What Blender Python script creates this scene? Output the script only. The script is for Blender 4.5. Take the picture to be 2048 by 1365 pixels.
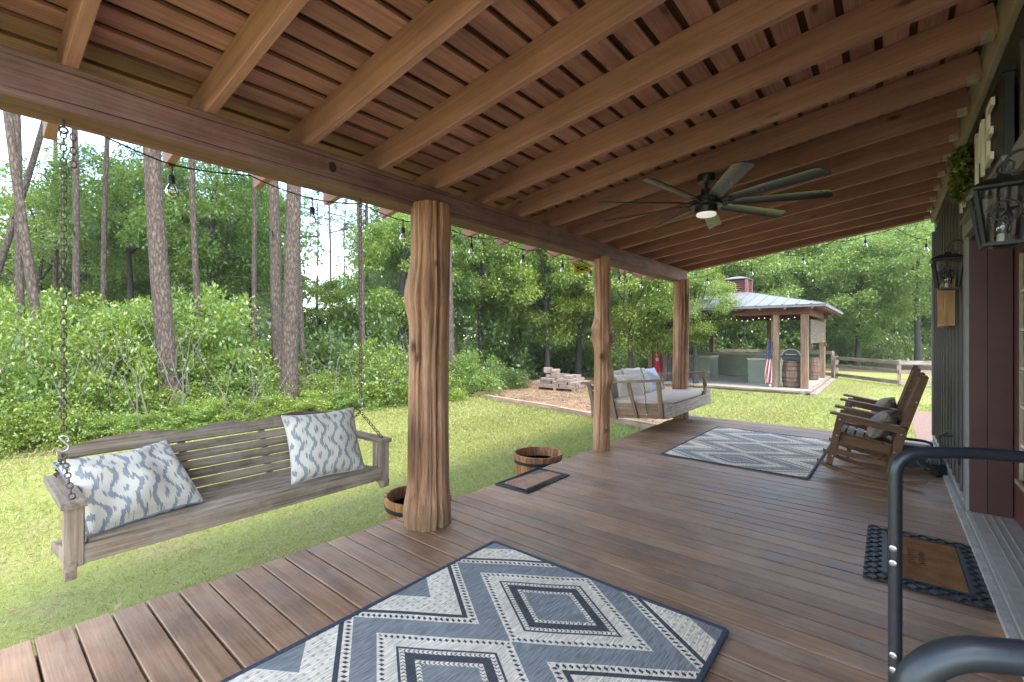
import bpy, math, random
import numpy as np
from mathutils import Matrix, Vector, Euler
PI = math.pi
R = math.radians
for _o in list(bpy.data.objects):
    bpy.data.objects.remove(_o)
SC = bpy.context.scene
COL = SC.collection

# ------------------------------------------------------------------ camera
cam_d = bpy.data.cameras.new('camera')
cam = bpy.data.objects.new('camera', cam_d)
COL.objects.link(cam)
cam.location = (0, 0, 1.37)
cam.rotation_euler = (R(90), 0, R(39.5))
cam_d.sensor_width = 36
cam_d.lens = 16.0
cam_d.shift_y = -0.00366
cam_d.clip_start = 0.02
cam_d.clip_end = 600
SC.camera = cam

# ------------------------------------------------------------------ world, sun, exposure
SUN_EL, SUN_AZ = R(64), R(114)      # azimuth measured clockwise from +Y: the sun stands high behind the house
w = bpy.data.worlds.new('World'); SC.world = w; w.use_nodes = True
wt = w.node_tree
for n in list(wt.nodes): wt.nodes.remove(n)

def nd(t, typ, ins=None, **attrs):
    n = t.nodes.new(typ)
    for k, v in attrs.items(): setattr(n, k, v)
    for k, v in (ins or {}).items():
        s = n.inputs[k]
        if isinstance(v, bpy.types.NodeSocket): t.links.new(v, s)
        else: s.default_value = v
    return n

def M(t, op, a, b=None, c=None, clamp=False):
    n = t.nodes.new('ShaderNodeMath'); n.operation = op; n.use_clamp = clamp
    for i, v in enumerate((a, b, c)):
        if v is None: continue
        if isinstance(v, bpy.types.NodeSocket): t.links.new(v, n.inputs[i])
        else: n.inputs[i].default_value = v
    return n.outputs[0]

def mix(t, fac, a, b, blend='MIX'):
    n = t.nodes.new('ShaderNodeMix'); n.data_type = 'RGBA'; n.blend_type = blend
    for i, v in ((0, fac), (6, a), (7, b)):
        if isinstance(v, bpy.types.NodeSocket): t.links.new(v, n.inputs[i])
        else: n.inputs[i].default_value = (*v, 1) if (i > 0 and len(v) == 3) else v
    return n.outputs[2]

def ramp(t, fac, stops, interp='LINEAR'):
    n = t.nodes.new('ShaderNodeValToRGB'); cr = n.color_ramp; cr.interpolation = interp
    while len(cr.elements) < len(stops): cr.elements.new(0.5)
    for e, (p, c) in zip(cr.elements, stops):
        e.position = p; e.color = (*c, 1) if len(c) == 3 else c
    t.links.new(fac, n.inputs[0])
    return n.outputs[0]

sky = nd(wt, 'ShaderNodeTexSky', sky_type='NISHITA', sun_disc=False, sun_elevation=SUN_EL,
         sun_rotation=SUN_AZ, air_density=1.0, dust_density=0.3, ozone_density=2.0)
wc = nd(wt, 'ShaderNodeTexCoord')
wm = nd(wt, 'ShaderNodeMapping', {'Vector': wc.outputs['Generated'], 'Scale': (1.6, 1.6, 4.2), 'Location': (0.35, 0.1, 0.2)})
wn = nd(wt, 'ShaderNodeTexNoise', {'Vector': wm.outputs[0], 'Scale': 1.5, 'Detail': 9, 'Roughness': 0.58})
wcl = ramp(wt, wn.outputs['Fac'], [(0.49, (0, 0, 0)), (0.63, (1, 1, 1))])
wmx = mix(wt, M(wt, 'MULTIPLY', wcl, 0.8), sky.outputs[0], (6.0, 6.2, 6.5))
wmx = mix(wt, 1.0, wmx, (1.05, 1.0, 0.92), 'MULTIPLY')
wb = nd(wt, 'ShaderNodeBackground', {'Color': wmx, 'Strength': 0.15})
wo = nd(wt, 'ShaderNodeOutputWorld', {'Surface': wb.outputs[0]})

sd = bpy.data.lights.new('sun', 'SUN'); sun = bpy.data.objects.new('sun', sd); COL.objects.link(sun)
sd.energy = 0.95; sd.angle = R(16); sd.color = (1.0, 0.95, 0.86)
sv = Vector((math.sin(SUN_AZ) * math.cos(SUN_EL), math.cos(SUN_AZ) * math.cos(SUN_EL), math.sin(SUN_EL)))
sun.rotation_euler = sv.to_track_quat('Z', 'Y').to_euler()
sun.location = sv * 40
SC.view_settings.view_transform = 'Standard'
SC.view_settings.look = 'None'
SC.view_settings.exposure = 2.98
SC.view_settings.gamma = 1.0
SC.cycles.use_denoising = True
SC.cycles.max_bounces = 8
SC.cycles.diffuse_bounces = 5
SC.cycles.glossy_bounces = 3
SC.cycles.transmission_bounces = 4
SC.cycles.transparent_max_bounces = 8
SC.cycles.sample_clamp_indirect = 8

# ------------------------------------------------------------------ helpers: objects
def tag(o, label=None, cat=None, group=None, kind=None):
    if label: o['label'] = label
    if cat: o['category'] = cat
    if group: o['group'] = group
    if kind: o['kind'] = kind
    return o

def obj(name, me, parent=None, loc=(0, 0, 0), rot=(0, 0, 0), scale=(1, 1, 1), world=False):
    o = bpy.data.objects.new(name, me); COL.objects.link(o)
    o.location = loc; o.rotation_euler = rot; o.scale = scale
    if parent is not None:
        o.parent = parent
        if world: o.location = Vector(loc) - root_of(parent)
    return o

def root_of(p):
    v = Vector((0, 0, 0))
    while p is not None:
        v += p.location; p = p.parent
    return v

def thing(name, label, cat, loc=(0, 0, 0), rot=(0, 0, 0), group=None):
    o = bpy.data.objects.new(name, None); COL.objects.link(o)
    o.empty_display_size = 0.1
    o.location = loc; o.rotation_euler = rot
    return tag(o, label, cat, group)

def copy_tree(o, parent=None):
    c = o.copy(); COL.objects.link(c); c.parent = parent
    for ch in o.children: copy_tree(ch, c)
    return c

def rotm(rx=0, ry=0, rz=0): return Euler((rx, ry, rz)).to_matrix()

class MB:
    def __init__(s): s.v = []; s.f = []
    def add(s, vs, fs):
        b = len(s.v); s.v += [tuple(v) for v in vs]; s.f += [tuple(i + b for i in f) for f in fs]; return s
    def box(s, c, d, rot=None, ch=0.0):
        x, y, z = d[0] / 2, d[1] / 2, d[2] / 2
        c = Vector(c)
        if ch <= 0:
            vs = [Vector((a, b, e)) for a in (-x, x) for b in (-y, y) for e in (-z, z)]
            fs = [(0, 1, 3, 2), (4, 6, 7, 5), (0, 4, 5, 1), (2, 3, 7, 6), (0, 2, 6, 4), (1, 5, 7, 3)]
        else:
            ring = [(-y + ch, -z), (y - ch, -z), (y, -z + ch), (y, z - ch), (y - ch, z), (-y + ch, z), (-y, z - ch), (-y, -z + ch)]
            vs = [Vector((a, p, q)) for a in (-x, x) for p, q in ring]
            fs = [tuple(range(7, -1, -1)), tuple(range(8, 16))] + [(i, (i + 1) % 8, 8 + (i + 1) % 8, 8 + i) for i in range(8)]
        if rot is not None: vs = [rot @ v for v in vs]
        return s.add([v + c for v in vs], fs)
    def bar(s, p, q, w, t, up=(0, 0, 1), ch=0.0):
        p, q = Vector(p), Vector(q); x = (q - p); L = x.length; x.normalize()
        z = Vector(up); z = (z - x * z.dot(x)).normalized(); y = z.cross(x)
        m = Matrix((x, y, z)).transposed()
        return s.box((p + q) / 2, (L, w, t), m, ch)
    def tube(s, pts, rad, seg=8, closed=False, caps=True):
        pts = [Vector(p) for p in pts]; n = len(pts)
        rads = [rad] * n if not hasattr(rad, '__len__') else rad
        vs = []; prev = None
        for i, p in enumerate(pts):
            a = pts[(i - 1) % n] if (closed or i > 0) else p
            b = pts[(i + 1) % n] if (closed or i < n - 1) else p
            t = (b - a).normalized()
            if prev is None:
                u = Vector((0, 0, 1)) if abs(t.z) < .9 else Vector((1, 0, 0))
            else: u = prev
            u = (u - t * u.dot(t)).normalized(); prev = u; k = t.cross(u)
            for j in range(seg):
                an = 2 * PI * j / seg
                vs.append(p + (u * math.cos(an) + k * math.sin(an)) * rads[i])
        fs = []
        for i in range(n if closed else n - 1):
            i2 = (i + 1) % n
            for j in range(seg):
                j2 = (j + 1) % seg
                fs.append((i * seg + j, i * seg + j2, i2 * seg + j2, i2 * seg + j))
        if caps and not closed:
            fs.append(tuple(range(seg - 1, -1, -1))); fs.append(tuple((n - 1) * seg + j for j in range(seg)))
        return s.add(vs, fs)
    def lathe(s, prof, seg=24, c=(0, 0, 0), m=None):
        c = Vector(c); vs = []; n = len(prof)
        for r, z in prof:
            for j in range(seg):
                a = 2 * PI * j / seg; v = Vector((r * math.cos(a), r * math.sin(a), z))
                vs.append((m @ v if m is not None else v) + c)
        fs = [(i * seg + j, i * seg + (j + 1) % seg, (i + 1) * seg + (j + 1) % seg, (i + 1) * seg + j) for i in range(n - 1) for j in range(seg)]
        if prof[0][0] > 1e-5: fs.append(tuple(range(seg - 1, -1, -1)))
        if prof[-1][0] > 1e-5: fs.append(tuple((n - 1) * seg + j for j in range(seg)))
        return s.add(vs, fs)
    def prism(s, poly, t, m=None):
        n = len(poly); m = m or Matrix.Identity(4)
        vs = [m @ Vector((x, y, z)) for z in (-t / 2, t / 2) for x, y in poly]
        fs = [tuple(range(n - 1, -1, -1)), tuple(range(n, 2 * n))] + [(i, (i + 1) % n, n + (i + 1) % n, n + i) for i in range(n)]
        return s.add(vs, fs)
    def mesh(s, name, mat=None, smooth=None):
        me = bpy.data.meshes.new(name); me.from_pydata(s.v, [], s.f); me.update()
        if mat: me.materials.append(mat)
        if smooth is not None:
            me.polygons.foreach_set('use_smooth', [True] * len(me.polygons))
            me.set_sharp_from_angle(angle=R(smooth))
        return me
    def build(s, name, mat, parent=None, world=False, smooth=None, **kw):
        return obj(name, s.mesh(name, mat, smooth), parent, world=world, **kw)

_bc = {}
def board_mesh(L, wd, t, mat, ch=None):
    k = (round(L, 3), round(wd, 3), round(t, 3), mat.name, ch)
    if k not in _bc:
        c = min(wd, t) * 0.06 if ch is None else ch
        _bc[k] = MB().box((0, 0, 0), (L, wd, t), None, c).mesh('board', mat)
    return _bc[k]

def plank(name, p, q, wd, t, mat, parent=None, up=(0, 0, 1), world=True, ch=None):
    """a board from p to q with its length along local X"""
    p, q = Vector(p), Vector(q); x = q - p; L = x.length; x.normalize()
    z = Vector(up); z = (z - x * z.dot(x)).normalized(); y = z.cross(x)
    e = Matrix((x, y, z)).transposed().to_euler()
    return obj(name, board_mesh(L, wd, t, mat, ch), parent, loc=(p + q) / 2, rot=e, world=world)

def quads_mesh(name, Q, mat):
    """Q: (n,4,3) array of loose quads"""
    n = len(Q); me = bpy.data.meshes.new(name)
    me.vertices.add(n * 4); me.vertices.foreach_set('co', np.ascontiguousarray(Q, dtype=np.float32).ravel())
    me.loops.add(n * 4); me.loops.foreach_set('vertex_index', np.arange(n * 4, dtype=np.int32))
    me.polygons.add(n); me.polygons.foreach_set('loop_start', np.arange(0, n * 4, 4, dtype=np.int32))
    me.polygons.foreach_set('loop_total', np.full(n, 4, dtype=np.int32))
    me.update(calc_edges=True); me.materials.append(mat)
    return me

def grid_mesh(name, P, mat, closed_u=False, smooth=True):
    """P: (rows, cols, 3)"""
    r, c = P.shape[:2]; me = bpy.data.meshes.new(name)
    fs = []
    for i in range(r - 1):
        for j in range(c if closed_u else c - 1):
            j2 = (j + 1) % c
            fs.append((i * c + j, i * c + j2, (i + 1) * c + j2, (i + 1) * c + j))
    if closed_u:
        fs.append(tuple(range(c - 1, -1, -1))); fs.append(tuple((r - 1) * c + j for j in range(c)))
    me.from_pydata(P.reshape(-1, 3).tolist(), [], fs); me.update()
    if mat: me.materials.append(mat)
    if smooth:
        me.polygons.foreach_set('use_smooth', [True] * len(me.polygons))
        me.set_sharp_from_angle(angle=R(50))
    return me

# ------------------------------------------------------------------ helpers: materials
def newmat(name):
    m = bpy.data.materials.new(name); m.use_nodes = True
    t = m.node_tree; b = t.nodes['Principled BSDF']
    return m, t, b

def jitter_coords(t, scale, src='Object', k=1.0):
    tc = nd(t, 'ShaderNodeTexCoord'); oi = nd(t, 'ShaderNodeObjectInfo')
    cx = nd(t, 'ShaderNodeCombineXYZ', {'X': M(t, 'MULTIPLY', oi.outputs['Random'], 37.3 * k), 'Y': M(t, 'MULTIPLY', oi.outputs['Random'], 91.7 * k), 'Z': M(t, 'MULTIPLY', oi.outputs['Random'], 13.1 * k)})
    ad = nd(t, 'ShaderNodeVectorMath', {0: tc.outputs[src], 1: cx.outputs[0]}, operation='ADD')
    mp = nd(t, 'ShaderNodeMapping', {'Vector': ad.outputs[0], 'Scale': scale})
    return ad.outputs[0], mp.outputs[0], oi.outputs['Random']

def wood(name, dark, mid, light, axis=0, rough=0.7, grain=1.0, knots=0.35, wear=None, wear_amt=0.0, wear_scale=2.0, vary=0.25, bump=0.25, spec=0.3, blotch=0.35):
    m, t, b = newmat(name)
    lo, hi = 1.1, 22.0 * grain
    sc = [hi, hi, hi]; sc[axis] = lo
    raw, mp, rnd = jitter_coords(t, sc)
    n1 = nd(t, 'ShaderNodeTexNoise', {'Vector': mp, 'Scale': 1.0, 'Detail': 5, 'Roughness': 0.62, 'Distortion': 0.35})
    sf = [90 * grain] * 3; sf[axis] = 3.0
    mf = nd(t, 'ShaderNodeMapping', {'Vector': raw, 'Scale': sf})
    n2 = nd(t, 'ShaderNodeTexNoise', {'Vector': mf.outputs[0], 'Scale': 1.0, 'Detail': 3, 'Roughness': 0.6})
    n3 = nd(t, 'ShaderNodeTexNoise', {'Vector': raw, 'Scale': 2.3, 'Detail': 4, 'Roughness': 0.6})
    g = M(t, 'ADD', M(t, 'MULTIPLY', n1.outputs['Fac'], 0.62), M(t, 'MULTIPLY', n2.outputs['Fac'], 0.38))
    col = ramp(t, g, [(0.33, dark), (0.5, mid), (0.66, light)])
    bl = ramp(t, n3.outputs['Fac'], [(0.3, (1 - blotch,) * 3), (0.7, (1 + blotch * .4,) * 3)])
    col = mix(t, 1.0, col, bl, 'MULTIPLY')
    if knots > 0:
        sk = [4.5] * 3; sk[axis] = 1.6
        mk = nd(t, 'ShaderNodeMapping', {'Vector': raw, 'Scale': sk})
        vo = nd(t, 'ShaderNodeTexVoronoi', {'Vector': mk.outputs[0], 'Scale': 1.0})
        kn = ramp(t, vo.outputs['Distance'], [(0.04, (1, 1, 1)), (0.1, (0, 0, 0))])
        col = mix(t, M(t, 'MULTIPLY', kn, knots), col, tuple(c * 0.35 for c in dark))
    if wear:
        nw = nd(t, 'ShaderNodeTexNoise', {'Vector': raw, 'Scale': wear_scale, 'Detail': 8, 'Roughness': 0.7})
        wf = M(t, 'ADD', M(t, 'MULTIPLY', nw.outputs['Fac'], 0.75), M(t, 'MULTIPLY', n2.outputs['Fac'], 0.3))
        wf = ramp(t, wf, [(0.47, (0, 0, 0)), (0.66, (1, 1, 1))])
        col = mix(t, M(t, 'MULTIPLY', wf, wear_amt), col, wear)
    hv = nd(t, 'ShaderNodeHueSaturation', {'Color': col, 'Value': M(t, 'ADD', M(t, 'MULTIPLY', rnd, vary), 1 - vary / 2), 'Hue': M(t, 'ADD', M(t, 'MULTIPLY', rnd, 0.006), 0.497)})
    t.links.new(hv.outputs[0], b.inputs['Base Color'])
    b.inputs['Specular IOR Level'].default_value = spec
    rr = M(t, 'ADD', M(t, 'MULTIPLY', n3.outputs['Fac'], 0.35), rough - 0.17)
    t.links.new(rr, b.inputs['Roughness'])
    bp = nd(t, 'ShaderNodeBump', {'Height': g, 'Strength': bump, 'Distance': 0.01})
    t.links.new(bp.outputs[0], b.inputs['Normal'])
    return m

def plain(name, col, rough=0.6, metal=0.0, var=0.15, scale=8.0, bump=0.0, spec=0.5, var2=None):
    m, t, b = newmat(name)
    raw, mp, rnd = jitter_coords(t, (1, 1, 1))
    n = nd(t, 'ShaderNodeTexNoise', {'Vector': raw, 'Scale': scale, 'Detail': 6, 'Roughness': 0.6})
    c2 = var2 or tuple(c * (1 - var * 2) for c in col)
    cc = ramp(t, n.outputs['Fac'], [(0.3, c2), (0.62, col)])
    t.links.new(cc, b.inputs['Base Color'])
    t.links.new(M(t, 'ADD', M(t, 'MULTIPLY', n.outputs['Fac'], 0.2), rough - 0.1), b.inputs['Roughness'])
    b.inputs['Metallic'].default_value = metal; b.inputs['Specular IOR Level'].default_value = spec
    if bump:
        bp = nd(t, 'ShaderNodeBump', {'Height': n.outputs['Fac'], 'Strength': bump, 'Distance': 0.01})
        t.links.new(bp.outputs[0], b.inputs['Normal'])
    return m

def leafmat(name, cols, trans=0.38, rough=0.5, patch=0.5):
    m = bpy.data.materials.new(name); m.use_nodes = True; t = m.node_tree
    for n in list(t.nodes): t.nodes.remove(n)
    ge = nd(t, 'ShaderNodeNewGeometry'); oi = nd(t, 'ShaderNodeObjectInfo')
    tc = nd(t, 'ShaderNodeTexCoord')
    n = nd(t, 'ShaderNodeTexNoise', {'Vector': tc.outputs['Object'], 'Scale': patch, 'Detail': 3})
    f = M(t, 'ADD', M(t, 'MULTIPLY', ge.outputs['Random Per Island'], 0.5), M(t, 'MULTIPLY', n.outputs['Fac'], 0.62))
    f = M(t, 'ADD', f, M(t, 'MULTIPLY', M(t, 'SUBTRACT', oi.outputs['Random'], 0.5), 0.22))
    k = len(cols)
    c = ramp(t, f, [(0.2 + 0.72 * i / (k - 1), cc) for i, cc in enumerate(cols)])
    d = nd(t, 'ShaderNodeBsdfDiffuse', {'Color': c})
    tl = nd(t, 'ShaderNodeBsdfTranslucent', {'Color': mix(t, 0.5, c, (0.32, 0.42, 0.05))})
    mx = nd(t, 'ShaderNodeMixShader', {0: trans, 1: d.outputs[0], 2: tl.outputs[0]})
    gl = nd(t, 'ShaderNodeBsdfGlossy', {'Color': (1, 1, 1, 1), 'Roughness': rough})
    m2 = nd(t, 'ShaderNodeMixShader', {0: 0.05, 1: mx.outputs[0], 2: gl.outputs[0]})
    nd(t, 'ShaderNodeOutputMaterial', {'Surface': m2.outputs[0]})
    return m

def glassmat(name, tint=(1, 1, 1), rough=0.02, mixf=0.12):
    m = bpy.data.materials.new(name); m.use_nodes = True; t = m.node_tree
    for n in list(t.nodes): t.nodes.remove(n)
    fr = nd(t, 'ShaderNodeFresnel', {'IOR': 1.5})
    tr = nd(t, 'ShaderNodeBsdfTransparent', {'Color': (*tint, 1)})
    gl = nd(t, 'ShaderNodeBsdfGlossy', {'Roughness': rough})
    mx = nd(t, 'ShaderNodeMixShader', {0: M(t, 'ADD', fr.outputs[0], mixf, clamp=True), 1: tr.outputs[0], 2: gl.outputs[0]})
    nd(t, 'ShaderNodeOutputMaterial', {'Surface': mx.outputs[0]})
    return m

# ------------------------------------------------------------------ materials
MT = {}
MT['deck'] = wood('deck_wood', (0.215, 0.112, 0.058), (0.29, 0.156, 0.085), (0.35, 0.203, 0.118), wear=(0.43, 0.305, 0.212), wear_amt=0.38, wear_scale=2.6, rough=0.45, spec=0.3, knots=0.35, vary=0.24, bump=0.28, blotch=0.42)
MT['ceil'] = wood('ceiling_plank_wood', (0.27, 0.128, 0.105), (0.42, 0.21, 0.175), (0.54, 0.285, 0.24), rough=0.75, knots=0.9, vary=0.26)
MT['rafter'] = wood('rafter_wood', (0.30, 0.145, 0.122), (0.41, 0.20, 0.168), (0.50, 0.26, 0.22), rough=0.7, knots=0.9, vary=0.22, bump=0.12, blotch=0.2)
MT['beam'] = wood('beam_wood', (0.125, 0.055, 0.05), (0.19, 0.086, 0.076), (0.26, 0.13, 0.113), rough=0.7, knots=0.5, vary=0.1, wear=(0.45, 0.38, 0.32), wear_amt=0.15, bump=0.2)
MT['grey_wood'] = wood('weathered_grey_wood', (0.115, 0.076, 0.048), (0.26, 0.185, 0.122), (0.39, 0.30, 0.21), rough=0.8, knots=0.5, vary=0.25, wear=(0.44, 0.375, 0.31), wear_amt=0.45, wear_scale=5)
MT['grey_wood_y'] = wood('weathered_grey_wood_lengthwise', (0.115, 0.076, 0.048), (0.26, 0.185, 0.122), (0.39, 0.30, 0.21), axis=1, rough=0.8, knots=0.5, vary=0.25, wear=(0.44, 0.375, 0.31), wear_amt=0.45, wear_scale=5)
MT['bed_wood'] = wood('daybed_wood', (0.10, 0.05, 0.028), (0.205, 0.118, 0.07), (0.31, 0.20, 0.125), rough=0.75, knots=0.5, vary=0.25, wear=(0.36, 0.28, 0.21), wear_amt=0.2, wear_scale=4)
MT['bed_wood_y'] = wood('daybed_front_wood', (0.14, 0.095, 0.066), (0.26, 0.19, 0.138), (0.37, 0.29, 0.22), axis=1, rough=0.75, knots=0.4, vary=0.2, wear=(0.46, 0.4, 0.33), wear_amt=0.4, wear_scale=4)
MT['chair'] = wood('rocker_wood', (0.085, 0.042, 0.020), (0.125, 0.065, 0.033), (0.165, 0.09, 0.05), rough=0.55, knots=0.0, vary=0.12, bump=0.08, spec=0.16, blotch=0.12)
MT['pav_wood'] = wood('pavilion_post_wood', (0.11, 0.062, 0.036), (0.22, 0.13, 0.08), (0.33, 0.215, 0.14), axis=2, rough=0.8, knots=0.5, vary=0.3)
MT['upper'] = wood('gap_shade_plank_wood', (0.06, 0.028, 0.018), (0.10, 0.048, 0.03), (0.15, 0.075, 0.05), rough=0.85, knots=0.2)  # shade in the ceiling plank gaps is put into this dark colour
MT['pav_beam'] = wood('pavilion_beam_wood', (0.09, 0.035, 0.03), (0.16, 0.066, 0.054), (0.22, 0.1, 0.08), rough=0.8, knots=0.2)
MT['fence'] = wood('fence_wood', (0.13, 0.09, 0.068), (0.24, 0.17, 0.13), (0.34, 0.27, 0.22), rough=0.85, knots=0.3, wear=(0.42, 0.38, 0.34), wear_amt=0.4)
MT['timber'] = wood('edging_timber', (0.16, 0.1, 0.06), (0.30, 0.2, 0.13), (0.42, 0.31, 0.22), rough=0.85, knots=0.3)
MT['barrel'] = wood('barrel_stave_wood', (0.1, 0.055, 0.035), (0.2, 0.115, 0.075), (0.31, 0.2, 0.14), axis=2, rough=0.8, knots=0.0, vary=0.5)
MT['planter'] = wood('planter_stave_wood', (0.13, 0.05, 0.02), (0.30, 0.13, 0.05), (0.45, 0.22, 0.09), axis=2, rough=0.6, knots=0.3, vary=0.45)
MT['black'] = plain('black_metal', (0.014, 0.015, 0.017), 0.42, 0.0, 0.1, 30, 0.05)
MT['rack'] = plain('charcoal_powder_coat', (0.022, 0.025, 0.032), 0.38, 0.0, 0.12, 60, 0.04)
MT['iron'] = plain('rusty_chain_iron', (0.13, 0.1, 0.08), 0.5, 0.7, 0.25, 60, 0.1, var2=(0.06, 0.032, 0.018))
MT['zinc'] = plain('zinc_bolt', (0.45, 0.44, 0.42), 0.35, 0.9, 0.1, 40)
MT['white'] = plain('white_paint', (0.72, 0.71, 0.68), 0.55, 0, 0.06, 9)
MT['offwhite'] = plain('opal_lens', (0.82, 0.8, 0.76), 0.4, 0, 0.03, 4)
MT['cream'] = plain('letter_cream', (0.78, 0.7, 0.58), 0.6, 0, 0.08, 20)
MT['siding'] = plain('charcoal_siding_paint', (0.034, 0.029, 0.029), 0.55, 0, 0.15, 6)
MT['batten'] = plain('lit_edge_batten_paint', (0.105, 0.09, 0.088), 0.45, 0, 0.12, 8)  # paler than the siding: light on the batten edges put into the colour
MT['trim'] = plain('grey_green_trim_paint', (0.25, 0.24, 0.235), 0.5, 0, 0.1, 7)
MT['trim2'] = plain('pale_ledger_board', (0.36, 0.28, 0.2), 0.6, 0, 0.12, 5)
MT['base'] = plain('worn_base_board', (0.5, 0.46, 0.41), 0.7, 0, 0.2, 12, 0.1)
MT['flash'] = plain('grey_base_flashing', (0.2, 0.2, 0.2), 0.55, 0, 0.12, 10)
MT['sill'] = plain('aluminium_sill', (0.52, 0.5, 0.46), 0.4, 0.25, 0.12, 16, 0.05)
MT['door'] = plain('oxblood_door_paint', (0.115, 0.036, 0.03), 0.4, 0, 0.1, 5)
MT['jamb'] = plain('oxblood_jamb_paint', (0.07, 0.022, 0.02), 0.45, 0, 0.12, 6)
MT['room'] = plain('dim_room_plaster', (0.2, 0.17, 0.14), 0.9)
MT['glass'] = glassmat('clear_glass')
MT['bulb'] = glassmat('bulb_glass', (0.97, 0.97, 0.95), 0.03, 0.06)
MT['cush'] = plain('cream_linen', (0.56, 0.48, 0.39), 0.9, 0, 0.06, 25, 0.12)
MT['cush2'] = plain('beige_linen', (0.42, 0.33, 0.26), 0.9, 0, 0.08, 25, 0.12)
MT['cush3'] = plain('pale_blue_grey_linen', (0.52, 0.55, 0.58), 0.9, 0, 0.06, 25, 0.12)
MT['taupe'] = plain('taupe_linen', (0.25, 0.21, 0.175), 0.9, 0, 0.08, 30, 0.15)
MT['mattress'] = plain('mattress_linen', (0.44, 0.355, 0.275), 0.9, 0, 0.06, 14, 0.15)
MT['cyan'] = plain('teal_speaker_ring', (0.12, 0.45, 0.46), 0.4)
MT['roofmetal'] = plain('galvanised_roof', (0.145, 0.143, 0.14), 0.6, 0.0, 0.12, 1.3)
MT['redwood'] = plain('barn_red_paint', (0.22, 0.082, 0.072), 0.6, 0, 0.15, 6)
MT['conc'] = plain('pavilion_concrete', (0.40, 0.345, 0.265), 0.85, 0, 0.12, 2.5, 0.1)
MT['block'] = plain('grey_green_counter_block', (0.20, 0.215, 0.15), 0.8, 0, 0.12, 2.0, 0.05)
MT['steel'] = plain('grill_steel', (0.35, 0.36, 0.38), 0.3, 0.8, 0.1, 9)
MT['paver'] = plain('weathered_paver', (0.27, 0.20, 0.155), 0.9, 0, 0.2, 9, 0.3, var2=(0.12, 0.085, 0.065))
MT['yellow'] = plain('yellow_plastic', (0.62, 0.52, 0.03), 0.4, 0, 0.1, 9)
MT['oak'] = wood('honey_frame_wood', (0.32, 0.17, 0.07), (0.48, 0.28, 0.13), (0.6, 0.38, 0.2), axis=2, rough=0.6, knots=0.1)
MT['red_cloth'] = plain('red_flag_cloth', (0.36, 0.012, 0.02), 0.8, 0, 0.1, 12)
# ================================================================== SETTING
G = -0.45
rng = np.random.default_rng(7)
random.seed(7)

def groundmat(name, cols, s1, s2, bump=0.4, spots=None):
    m, t, b = newmat(name)
    tc = nd(t, 'ShaderNodeTexCoord')
    a = nd(t, 'ShaderNodeTexNoise', {'Vector': tc.outputs['Object'], 'Scale': s1, 'Detail': 6, 'Roughness': 0.65})
    f = nd(t, 'ShaderNodeTexNoise', {'Vector': tc.outputs['Object'], 'Scale': s2, 'Detail': 4, 'Roughness': 0.7})
    g = M(t, 'ADD', M(t, 'MULTIPLY', a.outputs['Fac'], 0.6), M(t, 'MULTIPLY', f.outputs['Fac'], 0.4))
    k = len(cols)
    c = ramp(t, g, [(0.36 + 0.28 * i / (k - 1), x) for i, x in enumerate(cols)])
    if spots:
        v = nd(t, 'ShaderNodeTexNoise', {'Vector': tc.outputs['Object'], 'Scale': spots[1], 'Detail': 5, 'Roughness': 0.7})
        c = mix(t, M(t, 'MULTIPLY', ramp(t, v.outputs['Fac'], [(0.52, (0, 0, 0)), (0.66, (1, 1, 1))]), spots[2]), c, spots[0])
    t.links.new(c, b.inputs['Base Color'])
    b.inputs['Roughness'].default_value = 0.95; b.inputs['Specular IOR Level'].default_value = 0.1
    bp = nd(t, 'ShaderNodeBump', {'Height': f.outputs['Fac'], 'Strength': bump, 'Distance': 0.04})
    t.links.new(bp.outputs[0], b.inputs['Normal'])
    return m

MT['lawn'] = groundmat('lawn_soil_and_turf', [(0.17, 0.16, 0.055), (0.21, 0.215, 0.065), (0.22, 0.255, 0.07)], 0.55, 30, 0.5, ((0.25, 0.2, 0.11), 1.4, 0.5))
MT['litter'] = groundmat('leaf_litter', [(0.10, 0.06, 0.038), (0.21, 0.125, 0.082), (0.31, 0.21, 0.14)], 1.6, 26, 0.8, ((0.2, 0.24, 0.08), 0.9, 0.75))
MT['woodfloor'] = groundmat('woodland_floor', [(0.045, 0.035, 0.022), (0.09, 0.06, 0.04), (0.13, 0.095, 0.055)], 1.2, 20, 0.8, ((0.06, 0.09, 0.025), 0.7, 0.6))

def sheet(name, poly, z, mat):
    n = len(poly); me = bpy.data.meshes.new(name)
    me.from_pydata([(x, y, z) for x, y in poly], [], [tuple(range(n))]); me.update(); me.materials.append(mat)
    o = obj(name, me); o['kind'] = 'structure'; return o

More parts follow.
